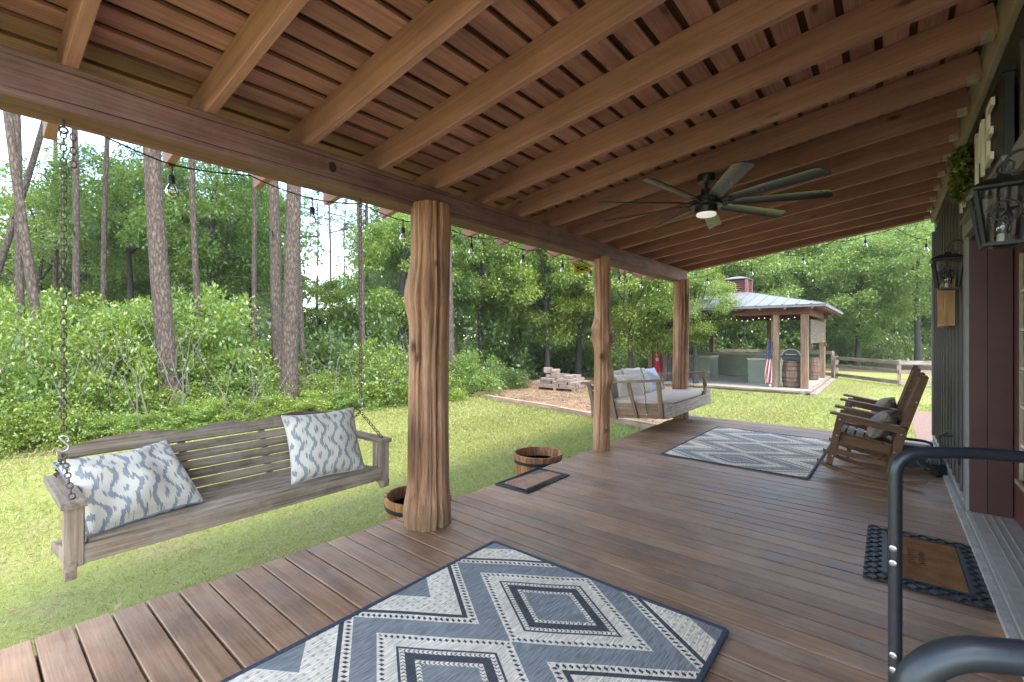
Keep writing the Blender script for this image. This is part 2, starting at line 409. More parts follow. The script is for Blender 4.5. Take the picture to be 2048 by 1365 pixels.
sheet('ground', [(-220, -220), (220, -220), (220, 260), (-220, 260)], G, MT['lawn'])
def wobble(p0, p1, n, amp, seed):
    r = random.Random(seed); out = []
    for i in range(n):
        k = i / n; out.append((p0[0] + (p1[0] - p0[0]) * k + r.uniform(-amp, amp), p0[1] + (p1[1] - p0[1]) * k + r.uniform(-amp, amp)))
    return out
edge = wobble((-10.1, -40), (-10.0, 9.0), 44, .22, 1) + wobble((-10.0, 9.0), (-11.3, 14.5), 8, .2, 2) + wobble((-11.3, 14.5), (-9.5, 30), 10, .3, 3) + wobble((-9.5, 30), (60, 33), 10, .5, 4)
sheet('woodland_floor', edge + [(60, 200), (-200, 200), (-200, -40)], G + .004, MT['woodfloor'])
bed = wobble((-3.15, 8.6), (-8.9, 9.75), 10, .02, 5) + wobble((-8.9, 9.75), (-10.4, 10.6), 4, .15, 6) + wobble((-10.4, 10.6), (-11.6, 15.2), 6, .15, 7) + wobble((-11.6, 15.2), (-8.4, 19.5), 6, .2, 8) + wobble((-8.4, 19.5), (-4.6, 15.6), 7, .3, 9) + wobble((-4.6, 15.6), (-3.15, 8.6), 9, .3, 10)
sheet('pine_straw_bed', bed, G + .008, MT['litter'])

# brick path past the far end of the house
m, t, b = newmat('brick_path_paving')
tc = nd(t, 'ShaderNodeTexCoord')
br = nd(t, 'ShaderNodeTexBrick', {'Vector': tc.outputs['Object'], 'Color1': (0.20, 0.098, 0.066, 1), 'Color2': (0.15, 0.082, 0.058, 1), 'Mortar': (0.17, 0.14, 0.10, 1), 'Scale': 4.5, 'Mortar Size': 0.02})
t.links.new(br.outputs['Color'], b.inputs['Base Color']); b.inputs['Roughness'].default_value = 0.9
sheet('path', [(0.40, 8.35), (0.40, 14.9), (1.9, 14.9), (1.9, 8.35)], G + .010, m)

# ------------------------------------------------------------------ deck
Y0, Y1 = -1.0, 8.16
def deck_edge(y):
    return float(np.interp(y, [-1, .1, 2, 4.2, 8.2], [-3.06, -3.0, -2.865, -2.79, -2.78]))
dk = MB()
dk.bar((-2.94, -1.0, -.17), (-2.72, 8.1, -.17), .04, .24)           # rim joist on the yard side
dk.box((-1.2, 8.08, -.17), (3.1, .04, .24)); dk.box((-1.2, -.96, -.17), (3.1, .04, .24))
for y in np.arange(-.5, 8, .6): dk.box((-1.2, y, -.17), (3.0, .04, .22))
for y in (0, 2.7, 5.4, 7.9):
    for x in (-2.6, -1.1, .3): dk.box((x, y + .05, -.37), (.12, .12, .18))
deck = dk.build('deck', MT['deck']); deck['kind'] = 'structure'
pitch = .1345; i = 0; y = Y0 + .0672
while y < Y1:
    L = .45 - deck_edge(y) + random.uniform(-.012, .012)
    o = obj('deck_board', board_mesh(3.3, .1252, .032, MT['deck'], .004), deck, loc=(.45 - L / 2, y + random.uniform(-.0015, .0015), -.016 + random.uniform(-.0015, .0008)), rot=(random.uniform(-.004, .004), 0, random.uniform(-.0008, .0008)), scale=(L / 3.3, 1, 1))
    y += pitch; i += 1

# ------------------------------------------------------------------ log posts
def logmat():
    m, t, b = newmat('peeled_cedar_log')
    raw, mp, rnd = jitter_coords(t, (16, 16, 1.0))
    n1 = nd(t, 'ShaderNodeTexNoise', {'Vector': mp, 'Scale': 1, 'Detail': 7, 'Roughness': 0.65, 'Distortion': 0.6})
    mf = nd(t, 'ShaderNodeMapping', {'Vector': raw, 'Scale': (70, 70, 2.2)})
    n2 = nd(t, 'ShaderNodeTexNoise', {'Vector': mf.outputs[0], 'Scale': 1, 'Detail': 3, 'Roughness': 0.6})
    n3 = nd(t, 'ShaderNodeTexNoise', {'Vector': raw, 'Scale': 3.0, 'Detail': 4})
    g = M(t, 'ADD', M(t, 'MULTIPLY', n1.outputs['Fac'], .7), M(t, 'MULTIPLY', n2.outputs['Fac'], .3))
    c = ramp(t, g, [(.30, (.07, .028, .016)), (.40, (.20, .095, .05)), (.5, (.36, .19, .108)), (.66, (.52, .315, .195))])
    c = mix(t, 1, c, ramp(t, n3.outputs['Fac'], [(.3, (.72, .66, .6)), (.7, (1.12, 1.08, 1.02))]), 'MULTIPLY')
    at = nd(t, 'ShaderNodeAttribute', attribute_name='knot')
    c = mix(t, at.outputs['Fac'], c, (.075, .032, .016))
    sx = nd(t, 'ShaderNodeSeparateXYZ', {0: nd(t, 'ShaderNodeTexCoord').outputs['Object']})
    mo = M(t, 'MULTIPLY', ramp(t, M(t, 'ADD', sx.outputs[2], M(t, 'MULTIPLY', n3.outputs['Fac'], .3)), [(.14, (1, 1, 1)), (.32, (0, 0, 0))]), .4)
    c = mix(t, mo, c, (.14, .13, .05))
    t.links.new(c, b.inputs['Base Color']); b.inputs['Roughness'].default_value = .62; b.inputs['Specular IOR Level'].default_value = .35
    bp = nd(t, 'ShaderNodeBump', {'Height': g, 'Strength': .9, 'Distance': .03}); t.links.new(bp.outputs[0], b.inputs['Normal'])
    return m
MT['log'] = logmat()

def log_post(label, x, y, h, r, grooves, knots, bulges, lean=(0, 0), seed=0):
    """grooves (theta, depth, width); knots (theta, z, size, out); bulges (z, amount, sigma, theta)"""
    rs = np.random.default_rng(seed); nz, na = 110, 88
    th = np.linspace(0, 2 * PI, na, endpoint=False); zz = np.linspace(0, h, nz)
    T, Z = np.meshgrid(th, zz)
    rad = np.full_like(T, r)
    rad *= 1 + .09 * np.exp(-Z / .22) - .02 * Z / h
    for k, a in ((2, .035), (3, .03), (5, .02), (8, .013), (13, .009), (21, .005), (34, .004)):
        rad *= 1 + a * np.cos(k * T + rs.uniform(0, 6.28) + .5 * np.sin(Z * rs.uniform(.8, 2.2) + rs.uniform(0, 6)))
    dist = lambda a: np.abs((T - a + PI) % (2 * PI) - PI)
    for a, dp, wd in grooves:
        aa = a + .05 * np.sin(Z * 2.1 + a) + .03 * np.sin(Z * 5 + 2 * a)
        rad -= dp * np.exp(-(dist(aa) / wd) ** 2)
    kn = np.zeros_like(T)
    for a, z, sz, out in knots:
        q = np.sqrt((dist(a) * r) ** 2 + ((Z - z) * .75) ** 2) / sz
        rad += out * np.exp(-q ** 2 / 1.6)
        rad -= abs(out) * .55 * np.exp(-(q * 2.2) ** 2)
        kn = np.maximum(kn, np.clip(1.35 * np.exp(-(q * 1.7) ** 2), 0, 1))
    for z, am, sg, a in bulges:
        rad += am * np.exp(-((Z - z) / sg) ** 2) * (.5 + .5 * np.cos(T - a))
    cx = lean[0] * Z / h + .012 * np.sin(Z * 1.7 + seed); cy = lean[1] * Z / h + .01 * np.sin(Z * 1.3 + 2 + seed)
    P = np.stack([cx + rad * np.cos(T), cy + rad * np.sin(T), Z], -1)
    me = grid_mesh('log_post', P, MT['log'], closed_u=True)
    at = me.attributes.new('knot', 'FLOAT', 'POINT'); at.data.foreach_set('value', kn.ravel().astype(np.float32))
    return tag(obj('log_post', me, loc=(x, y, 0)), label, 'post', 'cedar log posts')
# angle that faces the camera from each post is about -40 deg (toward +X, -Y)
log_post('thick fluted cedar log post nearest the camera, beside the bench swing', -2.63, 2.215, 2.345, .150,
         [(R(-9), .055, .09), (R(-62), .02, .06), (R(-28), .014, .05), (R(-80), .014, .05), (R(-100), .014, .09), (R(60), .02, .1), (R(-35), .008, .05), (R(-130), .02, .1)],
         [(R(-85), 1.30, .05, .014), (R(-72), 1.22, .034, -.014), (R(-20), 1.9, .03, .01)], [(1.68, .045, .16, R(-130)), (.1, .03, .12, R(-100)), (2.2, .012, .1, R(-40))], (0, .0), 3)
log_post('knotty cedar log post between the half barrels and the daybed swing', -2.68, 4.98, 2.345, .095,
         [(R(-20), .01, .07), (R(-70), .01, .08)],
         [(R(8), 1.36, .05, .045), (R(-62), 1.14, .05, .022), (R(26), .90, .06, .06), (R(-150), 1.42, .07, .04), (R(-30), .25, .03, .016)], [(1.4, .02, .15, R(-120)), (2.2, .012, .3, R(-40))], (-.01, 0), 11)
log_post('farthest cedar log post under the end of the porch beam', -2.70, 7.78, 2.345, .122,
         [(R(-42), .03, .06), (R(-30), .055, .08), (R(-85), .014, .06), (R(-65), .014, .06), (R(-8), .03, .07)], [], [(1.9, .012, .4, R(-60))], (0, 0), 23)

# ------------------------------------------------------------------ beam
bt = thing('porch_beam', 'long brown timber beam carried by the three log posts', 'beam', (-2.76, 3.4, 2.32))
bm_ = MB()
bm_.box((.3, 0, .095), (8.5, .215, .19), None, .006)
o = bm_.build('timber', MT['beam'], bt, rot=(0, 0, R(90)))
o.location = (0, 0, 0)
def crack(z, y0, y1, seed):
    r = random.Random(seed); pts = []
    y = y0
    while y < y1: pts.append((.1083, y, z + r.uniform(-.004, .004))); y += .25
    return MB().tube(pts, [.0005] + [.0022] * (len(pts) - 2) + [.0005], 5)
MT['crackdark'] = plain('dark_wood_check', (.03, .016, .01), .9)
for z, a, e, s in ((.032, -3.3, 1.2, 1), (.155, -3.3, .9, 2), (.028, 1.2, 4.3, 3), (.16, 1.4, 4.0, 4)):
    crack(z, a, e, s).build('drying_crack', MT['crackdark'], bt)
kb = MB().lathe([(0, .0008), (.022, .0012), (.034, 0)], 9, (.1078, -1.93, .105), rotm(0, R(90), 0) @ Matrix.Diagonal((1, .75, 1)))
kb.build('knot_hole', MT['crackdark'], bt, smooth=60)

# ------------------------------------------------------------------ porch roof
SL = .13; RA = math.atan(SL)
def rz(x): return 2.51 + SL * (x + 2.65)          # underside of the rafters
roof = thing('porch_roof', 'sloping porch roof of brown rafters and spaced planks', 'roof', (-1.4, 3.5, 2.5))
for k in range(-1, 16):
    yy = .30 + .5135 * k
    p = (-3.42, yy, rz(-3.42) + .088); q = (.43, yy, rz(.43) + .088)
    plank('rafter', p, q, .046, .172, MT['rafter'], roof)
MT['rafter_end'] = plain('painted_rafter_end', (.6, .52, .44), .7, 0, .15, 12)
for k in range(0, 16):
    yy = .30 + .5135 * k
    obj('rafter_end', MB().box((0, 0, 0), (.004, .047, .15)).mesh('rafter_end', MT['rafter_end']) if k == 0 else bpy.data.meshes['rafter_end'], roof, loc=(-3.4225, yy, rz(-3.42) + .09), world=True)
xp = -3.40
while xp < .42:
    wd = .118 + random.uniform(-.006, .006)
    plank('ceiling_plank', (xp + .0, -.5, rz(xp) + .185 + random.uniform(0, .004)), (xp + random.uniform(-.006, .006), 8.14, rz(xp) + .185 + random.uniform(0, .004)), wd, .02, MT['ceil'], roof, up=(-SL, 0, 1))
    xp += .1495
# boards of the upper layer close the gaps from above
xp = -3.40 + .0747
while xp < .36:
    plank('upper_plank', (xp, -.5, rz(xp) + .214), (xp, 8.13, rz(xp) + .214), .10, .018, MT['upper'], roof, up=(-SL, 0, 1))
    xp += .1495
rs_ = MB(); ys = np.linspace(-.55, 8.22, 178)
for a, bq in zip(ys[:-1], ys[1:]):
    za = .012 * (1 if int(round((a + .55) / (ys[1] - ys[0]))) % 3 == 0 else 0)
    zb = .012 * (1 if int(round((bq + .55) / (ys[1] - ys[0]))) % 3 == 0 else 0)
    x0, x1 = -3.52, .6
    rs_.add([(x0, a, rz(x0) + .232 + za), (x1, a, rz(x1) + .232 + za), (x1, bq, rz(x1) + .232 + zb), (x0, bq, rz(x0) + .232 + zb)], [(0, 1, 2, 3)])
rs_.build('metal_roofing', MT['roofmetal'], roof, world=True)
plank('ledger_board', (.452, .2, rz(.44) + .06), (.452, 8.0, rz(.44) + .06), .03, .25, MT['trim2'], roof)
plank('end_rafter', (-3.42, 8.085, rz(-3.42) + .088), (.43, 8.085, rz(.43) + .088), .04, .172, MT['rafter'], roof)
MT['hanger'] = plain('joist_hanger_zinc', (.55, .5, .45), .45, .6, .1, 30)
for k in range(2, 16):
    yy = .30 + .5135 * k
    o = MB().box((0, 0, 0), (.05, .05, .004)).box((.0, -.0255, .02), (.05, .002, .04)).mesh('joist_hanger', MT['hanger']) if k == 2 else bpy.data.meshes['joist_hanger']
    obj('joist_hanger', o, roof, loc=(.40, yy, rz(.40) - .001), rot=(0, -RA, 0), world=True)

# ------------------------------------------------------------------ house
WX = .47
house = thing('house', 'dark charcoal house wall with vertical battens and red door', 'house', (2.4, 3.2, 0))
def hbox(name, x0, x1, y0, y1, z0, z1, mat, parent=house):
    return MB().box(((x0 + x1) / 2, (y0 + y1) / 2, (z0 + z1) / 2), (x1 - x0, y1 - y0, z1 - z0)).build(name, mat, parent, world=True)
DY0, DY1, DZ0, DZ1 = 2.79, 4.65, .12, 2.10
hbox('siding_wall', WX, WX + .16, DY1, 8.0, -.4, 3.25, MT['siding'])
hbox('siding_wall', WX, WX + .16, .2, DY0, -.4, 3.25, MT['siding'])
hbox('siding_wall', WX, WX + .16, DY0, DY1, DZ1, 3.25, MT['siding'])
hbox('end_wall', WX + .16, 5.0, 7.84, 8.0, -.4, 3.25, MT['siding'])
hbox('end_wall', WX + .16, 5.0, .2, .36, -.4, 3.25, MT['siding'])
hbox('back_wall', 4.84, 5.0, .36, 7.84, -.4, 3.25, MT['room'])
hbox('attic_floor', WX + .01, 5.0, .21, 7.99, 3.253, 3.35, MT['room'])
hbox('room_floor', WX + .16, 4.84, .36, 7.84, .02, .1, MT['room'])
y = 7.93; k = 0
bme = MB().box((0, 0, 0), (.012, .04, 2.60), None, .002).mesh('batten', MT['batten'])
while y > 4.84:
    obj('batten', bme, house, loc=(WX - .0062, y, 1.42), world=True); y -= .27 + random.uniform(-.006, .006)
hbox('corner_board', WX - .026, WX + .02, 7.95, 8.02, .11, 2.72, MT['trim'])
bme2 = MB().box((0, 0, 0), (.012, .04, .46), None, .002).mesh('batten_short', MT['batten'])
for y in np.arange(2.2, 4.8, .27): obj('batten', bme2, house, loc=(WX - .0062, y, 2.46), world=True)
for y in np.arange(.3, 2.7, .27): obj('batten', bme, house, loc=(WX - .0062, y, 1.42), world=True)
# door surround
hbox('door_casing', WX - .03, WX + .005, DY1 + .002, DY1 + .13, .06, DZ1 - .001, MT['trim'])
hbox('door_casing', WX - .03, WX + .005, DY0 - .13, DY0 - .002, .06, DZ1 - .001, MT['trim'])
hbox('door_header', WX - .034, WX + .005, DY0 - .14, DY1 + .14, DZ1 + .001, DZ1 + .125, MT['trim'])
hbox('door_jamb', WX - .012, WX + .075, DY1 - .034, DY1 - .001, DZ0 + .001, DZ1, MT['jamb'])
hbox('door_jamb', WX + .078, WX + .20, DY1 - .030, DY1 - .001, DZ0 + .001, DZ1, MT['jamb'])
hbox('door_jamb', WX - .012, WX + .20, DY0 + .001, DY0 + .03, DZ0 + .001, DZ1, MT['jamb'])
hbox('door_jamb', WX - .012, WX + .20, DY0 + .031, DY1 - .036, DZ1 - .03, DZ1 - .002, MT['jamb'])
hbox('sill', WX - .012, WX + .26, DY0 + .002, DY1 - .003, .085, DZ0 - .001, MT['sill'])
hbox('sill_nosing', WX - .03, WX - .013, DY0 - .1, DY1 + .1, .098, DZ0 - .004, MT['sill'])
for gx in (.05, .09, .13): hbox('sill_groove', WX + gx, WX + gx + .008, DY0 + .03, DY1 - .04, DZ0 - .0008, DZ0 + .0016, MT['sill'])
hbox('base_flashing', WX - .018, WX + .0, .2, 8.0, .022, .097, MT['flash'])
hbox('base_board', WX - .052, WX - .0185, .2, 8.0, .002, .034, MT['base'])
hbox('base_ledge', WX - .018, WX + .0, DY1 + .14, 8.0, .0975, .118, MT['base'])
# french door leaves
def leaf(y0, y1, handle):
    d = thing_part('french_door', house)
    x0, x1 = WX + .205, WX + .245
    st = .115
    def p(name, a, c, z0, z1, m=MT['door'], dx=0):
        MB().box(((x0 + x1) / 2, (a + c) / 2, (z0 + z1) / 2), (x1 - x0 - dx, c - a, z1 - z0)).build(name, m, d, world=True)
    p('stile', y0, y0 + st, DZ0 + .01, DZ1 - .04); p('stile', y1 - st, y1, DZ0 + .01, DZ1 - .04)
    p('rail', y0 + st, y1 - st, DZ0 + .01, .40); p('rail', y0 + st, y1 - st, DZ1 - .17, DZ1 - .04)
    gy0, gy1, gz0, gz1 = y0 + st, y1 - st, .40, DZ1 - .17
    p('glazing_bead', gy0, gy0 + .018, gz0, gz1, MT['trim2'], .008); p('glazing_bead', gy1 - .018, gy1, gz0, gz1, MT['trim2'], .008)
    MB().box((x0 - .006, (gy0 + gy1) / 2, gz0 + .012), (.02, gy1 - gy0, .026)).build('glazing_bead', MT['trim2'], d, world=True)
    nrow, ncol = 6, 3
    for c in range(1, ncol): p('muntin', gy0 + (gy1 - gy0) * c / ncol - .009, gy0 + (gy1 - gy0) * c / ncol + .009, gz0, gz1, MT['white'], .012)
    for r in range(1, nrow): p('muntin', gy0, gy1, gz0 + (gz1 - gz0) * r / nrow - .009, gz0 + (gz1 - gz0) * r / nrow + .009, MT['white'], .014)
    for c in range(ncol):
        for r in range(nrow):
            a = gy0 + (gy1 - gy0) * c / ncol + .009; e = gy0 + (gy1 - gy0) * (c + 1) / ncol - .009
            z0 = gz0 + (gz1 - gz0) * r / nrow + .009; z1 = gz0 + (gz1 - gz0) * (r + 1) / nrow - .009
            MB().box(((x0 + x1) / 2, (a + e) / 2, (z0 + z1) / 2), (.004, e - a, z1 - z0)).build('pane', MT['glass'], d, world=True)
    hz = MB().tube([(x0, handle, 1.0), (x0 - .05, handle, 1.0), (x0 - .05, handle + .1 * (1 if handle < 3.8 else -1), 1.0)], .009, 8)
    hz.build('door_handle', MT['black'], d, world=True, smooth=50)
def thing_part(name, parent):
    o = bpy.data.objects.new(name, None); COL.objects.link(o); o.parent = parent; o.empty_display_size = .1
    return o
leaf(DY0 + .034, 3.716, 3.66); leaf(3.722, DY1 - .038, 3.78)
# curtain seen through the panes
cv = np.zeros((2, 60, 3)); yy = np.linspace(DY0 + .05, DY1 - .05, 60)
for i, z in enumerate((.3, 2.0)):
    cv[i, :, 0] = WX + .34 + .018 * np.sin(yy * 60); cv[i, :, 1] = yy; cv[i, :, 2] = z
MT['curtain'] = plain('sheer_curtain', (.42, .4, .36), .9, 0, .1, 4)
obj('curtain', grid_mesh('curtain', cv, MT['curtain']), house, world=True)
# outdoor tap and cable box low on the wall
tp = MB().tube([(WX, 5.75, .47), (WX - .07, 5.75, .47), (WX - .1, 5.75, .455), (WX - .1, 5.75, .43)], .012, 8)
tp.lathe([(.0, 0), (.028, .0), (.028, .006), (0, .006)], 12, (WX - .05, 5.75, .505)).tube([(WX - .05, 5.75, .47), (WX - .05, 5.75, .51)], .007, 6)
tp.build('hose_tap', MT['black'], house, world=True, smooth=40)
rg = MB().tube([(WX - .035 + .0 * math.cos(a), 4.98 + .05 * math.cos(a), .42 + .05 * math.sin(a)) for a in np.linspace(0, 2 * PI, 22, endpoint=False)], .004, 6, closed=True)
rg.build('hanging_ring', MT['black'], house, world=True)
hbox('ring_hook', WX - .04, WX - .005, 4.976, 4.984, .468, .476, MT['black'])
# ================================================================== RUGS AND MATS
def rugmat(name, y0, pale=0.0):
    """woven rug: everything follows the diamond distance m = |x|/.515 + tri(y)/.345"""
    m, t, b = newmat(name)
    tc = nd(t, 'ShaderNodeTexCoord'); sx = nd(t, 'ShaderNodeSeparateXYZ', {0: tc.outputs['Object']})
    x, y = sx.outputs[0], sx.outputs[1]
    ax = M(t, 'ABSOLUTE', x)
    yy = M(t, 'SUBTRACT', y, y0)
    tri = M(t, 'PINGPONG', M(t, 'ADD', yy, .69 * 20), .345)
    # pingpong gives 0 at the diamond centre, .345 at the tips
    u = M(t, 'DIVIDE', ax, .515); v = M(t, 'DIVIDE', tri, .345)
    mm = M(t, 'ADD', u, v); along = M(t, 'SUBTRACT', u, v)
    navy, blue, cream = (.075, .08, .092), (.25, .265, .272), (.80, .71, .58)
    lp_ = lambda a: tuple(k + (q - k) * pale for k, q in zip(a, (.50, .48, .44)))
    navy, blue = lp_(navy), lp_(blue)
    st = [(0, blue), (.39, cream), (.465, navy), (.60, cream), (.675, navy), (.715, cream), (1.0, blue), (1.37, cream), (1.52, navy), (1.60, cream), (2.06, blue)]
    c = ramp(t, M(t, 'DIVIDE', mm, 2.5), [(p / 2.5, k) for p, k in st], 'CONSTANT')
    def band(a, e): return M(t, 'MULTIPLY', M(t, 'GREATER_THAN', mm, a), M(t, 'LESS_THAN', mm, e))
    def dots(period, duty, pa, pe, shift=0.0):
        f = M(t, 'FRACT', M(t, 'ADD', M(t, 'MULTIPLY', along, period), shift + 50))
        return M(t, 'MULTIPLY', M(t, 'LESS_THAN', f, duty), band(pa, pe))
    # little navy lozenges in the cream bands
    def loz(period, mc, mw, dw):
        f = M(t, 'ABSOLUTE', M(t, 'SUBTRACT', M(t, 'FRACT', M(t, 'ADD', M(t, 'MULTIPLY', along, period), 50)), .5))
        g = M(t, 'DIVIDE', M(t, 'ABSOLUTE', M(t, 'SUBTRACT', mm, mc)), mw)
        return M(t, 'LESS_THAN', M(t, 'ADD', M(t, 'DIVIDE', f, dw), g), 1.0)
    for per, mc, mw, dw in ((11, .935, .042, .34), (11, 1.445, .05, .34)):
        c = mix(t, loz(per, mc, mw, dw), c, navy)
    # arrow stitch in the two narrow cream bands
    for a, e in ((.39, .465), (.60, .675)):
        mid = (a + e) / 2
        sk = M(t, 'ADD', M(t, 'MULTIPLY', along, 15), M(t, 'MULTIPLY', M(t, 'ABSOLUTE', M(t, 'SUBTRACT', mm, mid)), 12))
        ch = M(t, 'MULTIPLY', M(t, 'LESS_THAN', M(t, 'FRACT', M(t, 'ADD', sk, 50)), .3), band(a, e))
        c = mix(t, ch, c, navy)
    # fine diagonal stitch
    fs = M(t, 'MULTIPLY', M(t, 'LESS_THAN', M(t, 'FRACT', M(t, 'MULTIPLY', M(t, 'ADD', x, M(t, 'MULTIPLY', y, 2)), 110)), .35), band(.72, .85))
    c = mix(t, M(t, 'MULTIPLY', fs, .35), c, blue)
    # sparse small marks in the broad cream triangles
    cellx = M(t, 'ABSOLUTE', M(t, 'SUBTRACT', M(t, 'FRACT', M(t, 'MULTIPLY', x, 26)), .5)); celly = M(t, 'ABSOLUTE', M(t, 'SUBTRACT', M(t, 'FRACT', M(t, 'MULTIPLY', y, 26)), .5))
    mk = M(t, 'MULTIPLY', M(t, 'LESS_THAN', M(t, 'ADD', cellx, celly), .26), band(1.64, 2.03))
    c = mix(t, M(t, 'MULTIPLY', mk, .55), c, blue)
    # woven streaks
    mp = nd(t, 'ShaderNodeMapping', {'Vector': tc.outputs['Object'], 'Scale': (170, 14, 1), 'Rotation': (0, 0, R(52))})
    n = nd(t, 'ShaderNodeTexNoise', {'Vector': mp.outputs[0], 'Scale': 1, 'Detail': 3})
    mp2 = nd(t, 'ShaderNodeMapping', {'Vector': tc.outputs['Object'], 'Scale': (380, 380, 1)})
    wv = nd(t, 'ShaderNodeTexChecker', {'Vector': mp2.outputs[0], 'Scale': 1.0})
    c = mix(t, 1.0, c, ramp(t, n.outputs['Fac'], [(.3, (.55, .55, .57)), (.7, (1.36, 1.34, 1.30))]), 'MULTIPLY')
    dn = nd(t, 'ShaderNodeTexNoise', {'Vector': tc.outputs['Object'], 'Scale': 3.5, 'Detail': 5})
    c = mix(t, 1.0, c, ramp(t, dn.outputs['Fac'], [(.3, (.86, .83, .79)), (.7, (1.03, 1.03, 1.03))]), 'MULTIPLY')
    t.links.new(c, b.inputs['Base Color']); b.inputs['Roughness'].default_value = .92; b.inputs['Specular IOR Level'].default_value = .15
    bp = nd(t, 'ShaderNodeBump', {'Height': M(t, 'ADD', wv.outputs['Fac'], n.outputs['Fac']), 'Strength': .35, 'Distance': .003}); t.links.new(bp.outputs[0], b.inputs['Normal'])
    return m
MT['binding'] = plain('navy_rug_binding', (.05, .062, .09), .9, 0, .25, 90, .3)
def rug(label, xc, y0, y1, ydia, rot=0):
    t_ = thing('rug', label, 'rug', (xc, (y0 + y1) / 2, .002), (0, 0, rot), 'blue and cream diamond rugs')
    L = y1 - y0; hw = .722
    nx, ny = 40, 56; P = np.zeros((ny, nx, 3)); rs = np.random.default_rng(int(ydia * 100))
    X, Y = np.meshgrid(np.linspace(-hw, hw, nx), np.linspace(-L / 2, L / 2, ny))
    P[..., 0] = X; P[..., 1] = Y
    P[..., 2] = .008 + .0018 * np.sin(X * 5 + 1) * np.sin(Y * 4 + ydia) + .0012 * np.sin(X * 11 + Y * 7)
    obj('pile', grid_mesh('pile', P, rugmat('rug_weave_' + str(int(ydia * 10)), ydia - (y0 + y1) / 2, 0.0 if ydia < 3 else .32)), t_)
    for a, e in (((-hw, -L / 2), (hw, -L / 2)), ((-hw, L / 2), (hw, L / 2)), ((-hw, -L / 2), (-hw, L / 2)), ((hw, -L / 2), (hw, L / 2))):
        n = 60; pts = [(a[0] + (e[0] - a[0]) * i / n, a[1] + (e[1] - a[1]) * i / n, .0075) for i in range(n + 1)]
        tb = MB().tube(pts, [.0125 + .0014 * (i % 2) for i in range(n + 1)], 6)
        tb.v = [(x, y, .0075 + (z - .0075) * .55) for x, y, z in tb.v]
        tb.build('binding', MT['binding'], t_, smooth=60)
    return t_
rug('blue and cream diamond rug in the foreground at the bottom of the picture', -1.2975, .16, 2.262, 1.911)
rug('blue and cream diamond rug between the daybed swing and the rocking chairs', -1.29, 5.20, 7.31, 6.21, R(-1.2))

MT['rubber'] = plain('black_rubber', (.02, .021, .023), .55, 0, .2, 40, .1)
def coirmat(name, c1, c2):
    m, t, b = newmat(name)
    tc = nd(t, 'ShaderNodeTexCoord')
    n = nd(t, 'ShaderNodeTexNoise', {'Vector': tc.outputs['Object'], 'Scale': 180, 'Detail': 4, 'Roughness': .8})
    n2 = nd(t, 'ShaderNodeTexNoise', {'Vector': tc.outputs['Object'], 'Scale': 9, 'Detail': 4})
    c = ramp(t, M(t, 'ADD', M(t, 'MULTIPLY', n.outputs['Fac'], .7), M(t, 'MULTIPLY', n2.outputs['Fac'], .3)), [(.35, c1), (.65, c2)])
    t.links.new(c, b.inputs['Base Color']); b.inputs['Roughness'].default_value = .95; b.inputs['Specular IOR Level'].default_value = .05
    bp = nd(t, 'ShaderNodeBump', {'Height': n.outputs['Fac'], 'Strength': .9, 'Distance': .008}); t.links.new(bp.outputs[0], b.inputs['Normal'])
    return m
MT['coir'] = coirmat('brown_coir', (.12, .05, .018), (.42, .21, .09))
MT['coir2'] = coirmat('pinkish_loop_pile', (.2, .11, .075), (.5, .32, .23))
# door mat at the french door
dm = thing('door_mat', 'brown coir door mat with black basketweave rubber border at the door', 'door mat', (.17, 3.735, .002))
MB().box((0, 0, .004), (.556, .92, .008), None, .003).build('rubber_base', MT['rubber'], dm)
kx = MB()
for i in range(13):
    for j in range(22):
        x = -.258 + i * .043; y = -.44 + j * .0419
        if abs(x) < .175 and abs(y) < .352: continue
        a = R(45) if (i + j) % 2 else R(-45)
        kx.box((x, y, .0105), (.040, .009, .005), rotm(0, 0, a))
        kx.box((x + .012 * math.sin(a), y + .012 * math.cos(a), .0105), (.028, .007, .005), rotm(0, 0, a))
kx.build('basketweave_border', MT['rubber'], dm)
cg = MB(); cg.box((0, 0, .0125), (.33, .68, .009), None, .003); cg.build('coir_pad', MT['coir'], dm)
for sx in (-1, 1): MB().box((sx * .178, 0, .012), (.012, .71, .011), None, .003).build('inner_rim', MT['rubber'], dm)
for sy in (-1, 1): MB().box((0, sy * .352, .012), (.344, .012, .011), None, .003).build('inner_rim', MT['rubber'], dm)
# faint script on the pad, as a thin raised cord of dark stitches
MT['script'] = plain('dark_script_print', (.03, .02, .015), .9)
sc_ = MB(); r_ = random.Random(4)
for row, (x0, ln) in enumerate(((-.055, .30), (-.005, .22))):
    pts = []; n = 90
    for i in range(n):
        k = i / (n - 1); amp = (.016 if row == 0 else .014) * (.6 + .6 * abs(math.sin(k * 9 + row)))
        pts.append((x0 + amp * math.sin(k * 46 + row), -ln / 2 + ln * k + .006 * math.cos(k * 46), .0175))
    sc_.tube(pts, .0016, 4)
sc_.build('script_lettering', MT['script'], dm)
# smaller mat at the deck edge
sm = thing('door_mat', 'small pinkish pile mat with ribbed black rubber edge by the lawn', 'door mat', (-2.615, 3.495, .002))
MB().box((0, 0, .004), (.385, .68, .008), None, .003).build('rubber_base', MT['rubber'], sm)
for q in range(3):
    a, e = .186 - q * .017, .333 - q * .017
    MB().tube([(-a, -e, .009), (a, -e, .009), (a, e, .009), (-a, e, .009)], .0045, 6, closed=True).build('rib', MT['rubber'], sm, smooth=60)
pp = MB().prism([(-.13, -.27), (.13, -.28), (.135, .26), (-.02, .275), (-.06, .1), (-.10, .06), (-.125, -.1)], .012, Matrix.Translation((0.0, 0, .013)))
pp.build('loop_pile', MT['coir2'], sm)

